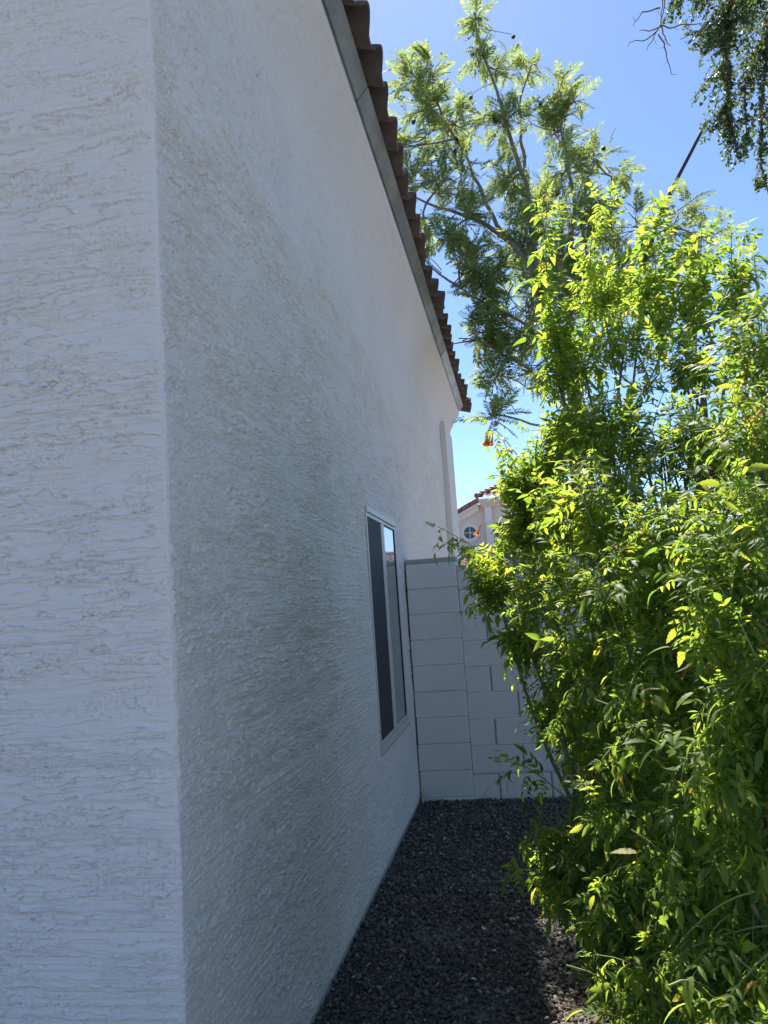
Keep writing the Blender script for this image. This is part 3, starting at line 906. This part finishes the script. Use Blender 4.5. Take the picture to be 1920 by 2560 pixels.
TWIGS = [[(0.99,3.70,1.63), (0.80,3.80,1.75), (0.65,3.80,1.86), (0.54,3.80,1.93)],
  [(1.14,3.60,2.02), (0.97,3.70,2.21), (0.90,3.70,2.33), (0.84,3.70,2.39)],
  [(1.12,3.60,2.00), (0.98,3.65,2.12), (0.92,3.70,2.21), (0.91,3.70,2.29), (0.89,3.70,2.32)],
  [(1.04,3.10,0.77), (0.92,3.20,0.86), (0.85,3.25,0.89), (0.79,3.25,0.90)],
  [(1.07,2.90,0.67), (0.94,3.00,0.72), (0.85,3.10,0.65), (0.81,3.10,0.54)],
  [(1.18,3.50,2.52), (1.17,3.60,2.96), (1.18,3.60,3.24), (1.21,3.60,3.46)],
  [(1.75,2.90,2.28), (1.80,3.00,2.60), (1.82,3.00,2.79), (1.83,3.00,2.89)],
  [(1.59,3.40,2.48), (1.64,3.50,2.89), (1.65,3.50,3.12), (1.67,3.50,3.29)],
  [(1.37,3.50,2.63), (1.38,3.70,3.09), (1.42,3.70,3.33), (1.51,3.70,3.50)],
  [(1.75,2.60,2.27), (1.79,2.70,2.46), (1.80,2.70,2.59), (1.80,2.70,2.66)],
  [(1.08,3.40,1.50), (0.91,3.50,1.70), (0.79,3.60,1.78), (0.70,3.60,1.79)],
  [(1.69,3.20,2.41), (1.75,3.30,2.73), (1.79,3.30,2.93), (1.81,3.30,3.07)]]
FLOWERS = [[(0.83,3.70,2.35), (0.84,3.70,2.35), (0.85,3.70,2.35), (0.82,3.70,2.36), (0.76,3.70,1.92), (1.67,2.40,2.07), (1.56,2.20,1.66)]]
OV_LOBES = [(2.81,5.20,5.30,0.30), (2.53,5.20,5.45,0.19), (2.36,5.20,5.53,0.16), (2.44,5.20,5.29,0.14), (2.65,5.20,5.10,0.23), (2.46,5.10,5.12,0.13), (2.49,5.10,4.81,0.16), (2.42,5.10,4.52,0.09), (2.68,5.20,4.80,0.22), (2.84,5.20,4.91,0.16), (2.52,5.10,4.56,0.13), (2.71,5.20,4.59,0.16), (2.58,5.10,4.38,0.11), (2.54,5.10,4.29,0.08), (2.75,5.20,4.32,0.08), (3.10,5.80,5.82,0.42), (2.68,5.10,4.09,0.04)]
OV_TWIGS = [[(2.25,5.10,5.64), (2.23,5.10,5.46), (2.19,5.10,5.35), (2.14,5.10,5.26), (2.08,5.10,5.18)],
  [(2.19,5.10,5.35), (2.24,5.10,5.31), (2.32,5.10,5.32), (2.51,5.15,5.32)],
  [(2.17,5.10,5.28), (2.20,5.10,5.21), (2.21,5.10,5.11), (2.23,5.10,4.97)],
  [(2.20,5.10,5.34), (2.21,5.10,5.25), (2.24,5.10,5.17)],
  [(2.18,5.10,5.32), (2.09,5.10,5.25), (1.98,5.10,5.26)],
  [(2.20,5.10,5.47), (2.08,5.10,5.46), (2.01,5.10,5.37)],
  [(2.23,5.10,5.61), (2.20,5.10,5.38)],
  [(2.19,5.10,5.34), (2.11,5.10,5.31), (2.06,5.10,5.34)],
  [(2.51,5.15,5.32), (2.40,5.10,5.23), (2.30,5.10,5.21)]]


# ---------------------------------------------------------------- orange trumpet bush
rg = np.random.default_rng(11)
bush = thing("trumpet_bush", "tall leafy green bush with orange trumpet flowers filling the right side", "bush", (1.75, 2.9, 0))
BO = np.array((1.75, 2.9, 0.0))
M['bark_grey'] = bark_mat("grey_brown_bark", (0.10, 0.08, 0.06), (0.24, 0.20, 0.15))
M['green_stem'] = plain("young_stem", (0.20, 0.22, 0.07), 0.7, 0.2, 20)
M['tecoma'] = leaf_mat("trumpet_bush_leaf", [(0.0, (0.046, 0.094, 0.022)), (0.45, (0.080, 0.142, 0.030)), (0.85, (0.135, 0.190, 0.040)), (0.985, (0.14, 0.19, 0.03)), (0.996, (0.36, 0.26, 0.05)), (1.0, (0.26, 0.14, 0.05))], (4.9, 4.0, 1.8), 0.54, 0.55, 0.3)
tec = [tecoma_leaf(rg) for _ in range(10)]; tecf = [tecoma_leaf(rg, True) for _ in range(10)]
back = [(1.95, 2.6, 1.0, .40), (2.05, 3.3, 1.2, .45), (1.85, 2.3, 1.6, .35), (1.95, 3.1, 2.0, .40), (1.80, 2.0, .7, .30), (1.65, 2.9, .45, .35), (1.60, 2.4, .35, .28), (1.85, 3.8, .8, .40), (1.85, 3.9, 1.6, .38), (1.45, 3.6, .9, .32), (1.45, 3.4, 1.5, .3), (2.3, 2.8, 1.6, .45), (1.9, 1.9, 1.2, .3), (1.45, 3.1, .35, .28), (1.5, 2.0, .35, .22), (1.7, 1.75, .3, .25), (2.2, 2.2, .8, .4), (2.2, 3.6, 2.1, .4), (1.35, 2.75, .35, .2)]
P_, D_, N_, S_ = [], [], [], []
stem_tubes = MB(); shoot_tubes = MB()
def put_shoot(path, spacing, lmin, lmax, droop, start=0.12, term=True):
    pts = densify(path, 0.012)
    seg = np.r_[0, np.cumsum(np.linalg.norm(np.diff(pts, axis=0), axis=1))]
    tot = seg[-1]; s_ = tot*start; k = rg.integers(0, 2)
    while s_ < tot:
        i = min(np.searchsorted(seg, s_), len(pts)-1); j = max(0, i-3)
        d = pts[i]-pts[j] if i > j else pts[1]-pts[0]
        d = d/np.linalg.norm(d)
        a = np.cross(d, (0.31, 0.2, 1.0) if k % 2 else (1.0, 0.25, -0.2)); a /= np.linalg.norm(a)
        young = 1-0.3*max(0, (s_/tot-.75)/.25)
        for sg in (-1, 1):
            if rg.random() < .08: continue
            v = d*rg.uniform(.25, .7)+a*sg*rg.uniform(.6, 1.0)+np.array((0, 0, -droop*rg.uniform(.4, 1.3)))+rg.normal(0, .15, 3)
            P_.append(pts[i]); D_.append(v); N_.append(np.array((0, 0, 1.0))*0.8+d*.5+rg.normal(0, .35, 3)); S_.append(rg.uniform(lmin, lmax)*young*float(np.clip(rg.lognormal(0, .22), .5, 1.45)))
        s_ += spacing*rg.uniform(.7, 1.3); k += 1
    if term:
        for q in range(2):
            P_.append(pts[-1]); D_.append((pts[-1]-pts[-4])/0.036+rg.normal(0, .4, 3)); N_.append(rg.normal(0, 1, 3)); S_.append(lmin*.6)
bases = [np.array((rg.uniform(1.35, 2.05), rg.uniform(2.05, 3.75), 0.0)) for _ in range(16)]
lobes = [(b, 0) for b in BUSH_LOBES]+[(b, 1) for b in back]
for (x, y, z, r), kind in lobes:
    c = np.array((x, y, z))
    nsh = max(4 if kind else (15 if z < 2.35 else 7), int(r*r*(215 if kind else (400 if z < 2.2 else 240))))
    bs_ = min(bases, key=lambda b: np.linalg.norm((b-c)*(1, 1, .0))+rg.uniform(0, .5))
    if z > 0.5:
        stp = curve(bs_, c, rg, 7, 0.0, 0.035)
        rr_ = np.linspace(0.013, 0.0045, 7)
        stem_tubes.tube(stp-BO, rr_.tolist(), 6)
    out = c-np.array((1.9, 3.0, max(0.3, z-.5))); out[2] = max(out[2], .1); out /= np.linalg.norm(out)
    for _ in range(nsh):
        p = c+unit(rg, 1)[0]*r*rg.uniform(.15, 1.0)
        d = out*rg.uniform(.1, .9)+np.array((0, 0, rg.uniform(.0, .9) if z > 1.4 else rg.uniform(-.2, .7)))+rg.normal(0, .45, 3); d /= np.linalg.norm(d)
        L_ = rg.uniform(.16, .34)
        t = np.linspace(0, 1, 6)[:, None]
        path = p-d*L_*.6+d*L_*t+np.array((0, 0, -rg.uniform(.02, .16)*(1.6 if z < 1.4 else .7)))*t*t
        path[:, 2] = np.maximum(path[:, 2], 0.03)
        shoot_tubes.tube(path-BO, np.linspace(.0028, .0012, 6).tolist(), 4, False)
        if rg.random() < .35:
            shoot_tubes.tube(curve(p-d*L_*.6, c+(c-p)*.4+np.array((.08, .05, -.2)), rg, 4, 0, .05)-BO, np.linspace(.003, .0045, 4).tolist(), 4, False)
        put_shoot(path, 0.032, .060, .112, .75 if z < 1.5 else .3)
for tw in TWIGS:
    t = np.array(tw)
    # smooth the twig
    k = np.linspace(0, len(t)-1, 14); ii = np.minimum(k.astype(int), len(t)-2); fr_ = (k-ii)[:, None]
    sm = t[ii]*(1-fr_)+t[ii+1]*fr_
    for _ in range(2): sm[1:-1] = (sm[:-2]+2*sm[1:-1]+sm[2:])/4
    shoot_tubes.tube(sm-BO, np.linspace(.0036, .0012, 14).tolist(), 5)
    up_ = sm[-1][2] > sm[0][2]+.45
    put_shoot(sm, 0.024 if up_ else 0.05, .08, .135, .3 if up_ else .95, .12 if up_ else .35)
deep = [np.array(l[:3]) for l in BUSH_LOBES if l[0] > 1.15 and 1.2 < l[2] < 2.5]
for b in bases[:12]:
    for _ in range(2):
        c = min((deep[rg.integers(len(deep))] for _q in range(4)), key=lambda q: np.linalg.norm((q-b)[:2]))
        stem_tubes.tube(curve(b+rg.normal(0, .04, 3)*(1, 1, 0), c+np.array((.10, .05, 0)), rg, 10, 0, .025)-BO, np.linspace(.017, .003, 10).tolist(), 7)
P_ = np.array(P_)-BO
D_ = np.array(D_); N_ = np.array(N_); S_ = np.array(S_)
print("tecoma leaves", len(P_))
nearm = np.linalg.norm(P_+BO-np.array((0.91, 0, 1.56)), axis=1) < 2.75
v1, f1 = scatter(tec, P_[~nearm], D_[~nearm], N_[~nearm], S_[~nearm], rg)
v2, f2 = scatter(tecf, P_[nearm], D_[nearm], N_[nearm], S_[nearm], rg)
v_ = np.concatenate([v1, v2]); f_ = np.concatenate([f1, f2+len(v1)])
print("near", nearm.sum(), "quads", len(f_))
v_[:, 2] = np.maximum(v_[:, 2], 0.012)
mesh_np("foliage", v_, f_, M['tecoma'], bush)
stem_tubes.build("stems", M['bark_grey'], bush, True)
shoot_tubes.build("shoots", M['green_stem'], bush, True)
mt, nt, bs = mat_new("orange_petal")
n = nz(nt, 30, 2, .5, objvec(nt))
pc = mixc(nt, n.outputs[0], (0.75, 0.17, 0.025), (0.85, 0.45, 0.04)); nt.links.new(pc, bs.inputs["Base Color"])
bs.inputs["Roughness"].default_value = .5
tl = nt.nodes.new("ShaderNodeBsdfTranslucent"); nt.links.new(pc, tl.inputs[0])
mx = nt.nodes.new("ShaderNodeMixShader"); mx.inputs[0].default_value = .45
nt.links.new(bs.outputs[0], mx.inputs[1]); nt.links.new(tl.outputs[0], mx.inputs[2]); nt.links.new(mx.outputs[0], nt.nodes["Material Output"].inputs["Surface"])
M['petal'] = mt
for i, p in enumerate(FLOWERS[0]):
    mb = MB(); p = np.array(p)
    lean = np.array((-.25+.14*i, rg.uniform(-.2, .2), -1.0)) if i < 4 else (np.array((-.25, -.1, -1.0)) if i == 4 else np.array((-.5, -.3, -.9)))
    lean /= np.linalg.norm(lean)
    Lf = .056 if i < 5 else .05
    tt = np.linspace(0, 1, 9)
    path = [p+lean*Lf*t+np.array((-.012*t*t, 0, 0)) for t in tt]
    rad = [.002, .0022, .0027, .0034, .0044, .0055, .0066, .0088, .0120]
    mb.tube([q-BO for q in path], rad, 10, False)
    # five flared lobes
    e = Vector(path[-1]-BO); dd = Vector(lean); a_ = dd.orthogonal().normalized(); b2 = dd.cross(a_)
    for k in range(5):
        an = 2*math.pi*k/5
        u_ = a_*math.cos(an)+b2*math.sin(an); s2 = -a_*math.sin(an)+b2*math.cos(an)
        mb.add([e+u_*.011-s2*.006, e+u_*.011+s2*.006, e+u_*.017+s2*.005+dd*.003, e+u_*.020+dd*.002, e+u_*.017-s2*.005+dd*.003], [(0, 1, 2, 3, 4)])
    mb.build("flower", M['petal'], bush, True)

# ---------------------------------------------------------------- feathery jacaranda beyond the block wall
rg = np.random.default_rng(23)
jac = thing("jacaranda_tree", "tall feathery leaved tree rising behind the bush with round seed pods", "tree", (1.68, 8.9, 0))
JO = np.array((1.68, 8.9, 0.0))
M['bark_j'] = bark_mat("jacaranda_bark", (0.16, 0.12, 0.10), (0.30, 0.24, 0.19))
M['jleaf'] = leaf_mat("jacaranda_leaf", [(0.0, (0.09, 0.13, 0.055)), (0.5, (0.14, 0.19, 0.075)), (1.0, (0.21, 0.25, 0.10))], (2.7, 2.5, 1.6), 0.5, 0.65, 0.15)
tr_ = MB(); br_ = MB(); tw_ = MB()
nodes = []; noder = []
tr_.tube([np.array((1.62, 8.95, -0.1))-JO, np.array((1.66, 8.92, .6))-JO]+[np.array(p)-JO for p in JAC_LIMBS[0]], [.17, .13, .12, .11, .10, .09], 10)
for li, limb in enumerate(JAC_LIMBS):
    pts = densify(limb, .12)
    for _ in range(2): pts[1:-1] = (pts[:-2]+2*pts[1:-1]+pts[2:])/4
    wob = np.stack([N(np.arange(len(pts))*.35, np.full(len(pts), li*7.3+k), 90+k) for k in range(3)], 1)*.03
    wob[0] = 0; pts = pts+wob
    r0 = [.09, .062, .03, .045, .028, .05, .03, .04, .032, .03, .022][li]
    rad = np.linspace(r0, .009, len(pts)) if li else np.linspace(.1, .09, len(pts))
    if li: br_.tube(pts-JO, rad.tolist(), 7)
    for q, r_ in zip(pts[::2], rad[::2]): nodes.append(q); noder.append(r_)
for st_ in STICK:
    pts = densify(st_, .15)
    for _ in range(2): pts[1:-1] = (pts[:-2]+2*pts[1:-1]+pts[2:])/4
    sb = MB(); sb.tube(pts-JO, np.linspace(.04, .021, len(pts)).tolist(), 8)
    sb.tube([pts[-1]-JO, pts[-1]-JO+np.array((.03, 0, .05))], [.028, .026], 8)
    sb.build("bare_branch", plain("dead_dark_bark", (0.045, 0.035, 0.04), .85, .3, 20), jac, True)
nodes = np.array(nodes)
JT = [jac_frond(rg) for _ in range(8)]
P_, D_, N_, S_ = [], [], [], []
for (x, y, z, r) in JAC_LOBES:
    c = np.array((x, y, z))
    ncl = max(3, int(r*r*78+1.8))
    dist = np.linalg.norm(nodes-c, axis=1); root = nodes[np.argmin(dist)]
    hub = root+(c-root)*.55
    br_.tube(curve(root, c, rg, 6, .03, .06)-JO, np.linspace(.016, .006, 6).tolist(), 5, False)
    for _ in range(ncl):
        p = c+unit(rg, 1)[0]*r*rg.random()**.45*np.array((1, 1.25, 1))
        if p[2] < 5.4: p[0] = max(p[0], .80)
        br_.tube(curve(hub+rg.normal(0, .04, 3), p, rg, 5, .05, .07)-JO, np.linspace(.008, .0035, 5).tolist(), 4, False)
        ax = p-hub; ax = ax/np.linalg.norm(ax)
        for _k in range(rg.integers(5, 8)):
            d = ax*.55+unit(rg, 1)[0]*.95+np.array((0, 0, .18)); d /= np.linalg.norm(d)
            P_.append(p-ax*rg.uniform(0, .16)); D_.append(d); N_.append(np.array((0, 0, 1.0))+rg.normal(0, .45, 3)); S_.append(rg.uniform(.22, .38))
print("jacaranda fronds", len(P_))
v_, f_ = scatter(JT, np.array(P_)-JO, np.array(D_), np.array(N_), np.array(S_), rg)
mesh_np("foliage", v_, f_, M['jleaf'], jac)
tr_.build("trunk", M['bark_j'], jac, True)
br_.build("branches", M['bark_j'], jac, True)
M['pod'] = plain("woody_pod", (0.07, 0.075, 0.04), .7, .25, 25)
for p in PODS[0]:
    mb = MB(); p = np.array(p)
    R_ = rg.uniform(.030, .046); th = .011; an = rg.uniform(-.9, .9); ny = np.array((math.sin(an), -math.cos(an), 0.0)); sx = np.array((math.cos(an), math.sin(an), 0.0))
    seg = 14; V = []
    for rr_, tt_ in ((.55, -th), (1.0, -.002), (1.0, .002), (.55, th)):
        for k in range(seg):
            q = 2*math.pi*k/seg; wv = 1+.06*math.sin(3*q+an)
            V.append(p-JO+sx*math.cos(q)*R_*rr_*wv*.92+np.array((0, 0, math.sin(q)*R_*rr_*1.1))+ny*tt_)
    F_ = [tuple(range(seg)), tuple(range(3*seg, 4*seg))[::-1]]
    for a_ in range(3):
        for k in range(seg): F_.append((a_*seg+k, a_*seg+(k+1) % seg, (a_+1)*seg+(k+1) % seg, (a_+1)*seg+k))
    mb.add(V, F_)
    near_ = nodes[np.argmin(np.linalg.norm(nodes-(p+np.array((0, 0, .15))), axis=1))]
    stalk = curve(p+np.array((0, 0, R_)), p+(near_-p)*min(1, .5/np.linalg.norm(near_-p)), rg, 5, .05, .03)
    mb.tube(stalk-JO, [.0035]*5, 4)
    mb.build("seed_pod", M['pod'], jac, True)

# ---------------------------------------------------------------- small-leaved tree hanging in at the top right
rg = np.random.default_rng(31)
ov = thing("small_leaved_tree", "dark small leaved tree hanging in from the top right corner", "tree", (4.3, 5.4, 0))
OO = np.array((4.3, 5.4, 0.0))
M['oleaf'] = leaf_mat("small_glossy_leaf", [(0.0, (0.045, 0.075, 0.035)), (0.6, (0.07, 0.105, 0.045)), (1.0, (0.11, 0.13, 0.05))], (2.2, 2.2, 1.3), 0.4, 0.5, 0.3)
tb = MB(); tb.tube([np.array(p)-OO for p in ((4.35, 5.45, -.1), (4.25, 5.4, 1.2), (4.15, 5.35, 2.6), (3.9, 5.3, 4.2), (3.55, 5.3, 5.6), (3.3, 5.3, 6.4))], [.14, .115, .10, .085, .06, .03], 10)
tb.build("trunk", M['bark_grey'], ov, True)
ob = MB(); P_, D_, N_, S_ = [], [], [], []
ST = [small_leaf(rg) for _ in range(5)]
limb_pts = densify([(3.9, 5.3, 4.2), (3.5, 5.25, 5.2), (3.1, 5.2, 5.75), (2.75, 5.2, 5.65), (2.45, 5.15, 5.75), (2.27, 5.1, 5.8)], .1)
ob.tube(limb_pts-OO, np.linspace(.05, .008, len(limb_pts)).tolist(), 7)
hang = [densify(h, .1) for h in ([(3.1, 5.2, 5.75), (2.9, 5.2, 5.2), (2.80, 5.2, 4.75), (2.74, 5.2, 4.3), (2.78, 5.2, 3.9)], [(2.75, 5.2, 5.65), (2.60, 5.15, 5.1), (2.56, 5.1, 4.6), (2.57, 5.1, 4.3)], [(2.9, 5.2, 5.2), (2.70, 5.2, 4.85), (2.66, 5.15, 4.5)], [(3.5, 5.25, 5.2), (3.3, 5.4, 6.2), (3.0, 5.7, 6.1)])]
for h in hang: ob.tube(h-OO, np.linspace(.014, .004, len(h)).tolist(), 5)
onodes = np.concatenate([limb_pts]+hang)
def leafy(path, spacing, lmin, lmax):
    pts = densify(path, .01)
    for p in pts[::max(1, int(spacing/.01))]:
        for _ in range(2):
            P_.append(p+rg.normal(0, .006, 3)); D_.append(unit(rg, 1)[0]+np.array((0, 0, -.35))); N_.append(rg.normal(0, 1, 3)+np.array((0, 0, .6))); S_.append(rg.uniform(lmin, lmax))
extra = [(3.3, 5.5, 6.0, .5), (3.6, 5.6, 5.6, .5), (3.9, 5.3, 6.0, .6), (3.4, 5.0, 5.4, .35), (3.2, 5.3, 4.9, .35)]
for (x, y, z, r) in OV_LOBES+extra:
    c = np.array((x, y, z))
    for _ in range(int(r*r*(500 if r < .45 else 300))+8):
        p = c+unit(rg, 1)[0]*r*rg.random()**.5*np.array((1, 1.3, 1))
        near_ = onodes[np.argmin(np.linalg.norm(onodes-(p+np.array((.05, 0, .15))), axis=1))]
        a_ = p+(near_-p)*min(1, .32/max(.05, np.linalg.norm(near_-p)))
        path = curve(a_, p, rg, 6, .06, .08)
        ob.tube(path-OO, np.linspace(.0028, .001, 6).tolist(), 3, False)
        leafy(path, .028, .022, .036)
for tw in OV_TWIGS:
    pts = densify(tw, .03); pts = pts+rg.normal(0, .004, pts.shape)
    ob.tube(pts-OO, np.linspace(.006, .0022, len(pts)).tolist(), 5)
    for q in pts[3::3]:
        e = q+rg.normal(0, .03, 3); ob.tube([q-OO, e-OO], [.002, .001], 3, False)
print("small leaves", len(P_))
v_, f_ = scatter(ST, np.array(P_)-OO, np.array(D_), np.array(N_), np.array(S_), rg)
mesh_np("foliage", v_, f_, M['oleaf'], ov)
ob.build("branches", M['bark_grey'], ov, True)

# ================================================================ small things on the ground
rgl = np.random.default_rng(77)
nl = 1500
lp = np.stack([rgl.uniform(0.02, 1.7, nl), rgl.uniform(2.4, 6.2, nl), rgl.uniform(.018, .034, nl)], 1)
ld = rgl.normal(size=(nl, 3))*(1, 1, .25); ln_ = rgl.normal(size=(nl, 3))*(.5, .5, .2)+(0, 0, 1)
v_, f_ = scatter([small_leaf(rgl) for _ in range(4)], lp, ld, ln_, rgl.uniform(.008, .03, nl)*rgl.uniform(.5, 1, nl), rgl)
lit = mesh_np("leaf_litter", v_, f_, leaf_mat("dry_litter", [(0.0, (0.16, 0.10, 0.05)), (0.5, (0.30, 0.21, 0.10)), (0.85, (0.46, 0.36, 0.18)), (1.0, (0.55, 0.30, 0.22))], (1, 1, 1), 0.2, 0.8, 0.2))
tag(lit, "tiny dry leaf bits sprinkled over the gravel", "leaf litter", kind='stuff')
rg = np.random.default_rng(5)
def litter(name, label, cat, x, y, size, mat, star=False, group=None):
    if star:
        L = [blade((0, 0, 0), (math.cos(a), math.sin(a), .12), size*s_, size*.22, .3, rg.uniform(.1, .5), (0, .3, .6, 1), (.3, 1, .7, .03), rg) for a, s_ in ((0, 1), (.9, .8), (-.9, .85), (1.9, .55), (-1.9, .6))]
    else:
        L = [blade((0, 0, 0), (1, 0, .1), size, size*.26, .4, rg.uniform(.1, .7), (0, .25, .5, .75, 1), (.05, .7, 1, .6, .03), rg)]
    v, f = joinlist(L)
    o = mesh_np(name, v, f, mat)
    o.location = (x, y, 0.032); o.rotation_euler = (rg.uniform(-.3, .3), rg.uniform(-.3, .3), rg.uniform(0, 6.28))
    return tag(o, label, cat, group)
M['dry'] = plain("dry_leaf", (0.46, 0.36, 0.17), .8, .25, 40)
M['pale'] = plain("bleached_leaf", (0.55, 0.50, 0.38), .8, .2, 40)
M['pink'] = plain("pink_petal", (0.60, 0.22, 0.24), .7, .2, 40)
litter("fallen_leaf", "largest dry yellow leaf spread like a star on the dark gravel", "leaf", 0.738, 3.92, .040, M['dry'], True)
litter("fallen_leaf", "curled pale leaf on the gravel just left of the star shaped leaf", "leaf", 0.61, 3.79, .045, M['pale'])
for x, y in ((0.285, 4.06), (0.26, 3.58), (0.58, 3.33), (0.72, 4.33), (0.46, 4.30), (0.40, 3.55), (0.66, 3.58), (0.3, 5.2), (0.55, 4.9), (0.70, 5.3)):
    litter("fallen_leaf", "small dry leaf scattered on the shaded dark gravel", "leaf", x, y, rg.uniform(.02, .032), M['dry'] if rg.random() < .6 else M['pale'], False, "small dry leaves scattered on the gravel")
litter("fallen_petal", "faded pink petal on the gravel close to the block wall", "petal", 0.20, 5.75, .035, M['pink'])
tf = MB()
for k in range(26):
    a = rg.uniform(0, 6.28); h = rg.uniform(.05, .15); rr_ = rg.uniform(.01, .05)
    p0 = np.array((.018+rg.uniform(0, .02), 6.19+rg.uniform(-.03, .015), .01))
    tf.tube([p0, p0+np.array((abs(math.cos(a))*rr_*.5, math.sin(a)*rr_*.5, h*.7)), p0+np.array((abs(math.cos(a))*rr_*1.4, math.sin(a)*rr_*1.1-.01, h*rg.uniform(.5, 1)))], [.0022, .0016, .0006], 4)
tg_ = tf.build("dry_grass_tuft", plain("straw", (0.62, 0.56, 0.44), .8, .15, 30))
tag(tg_, "pale dried grass tuft in the corner between house and block wall", "grass tuft")
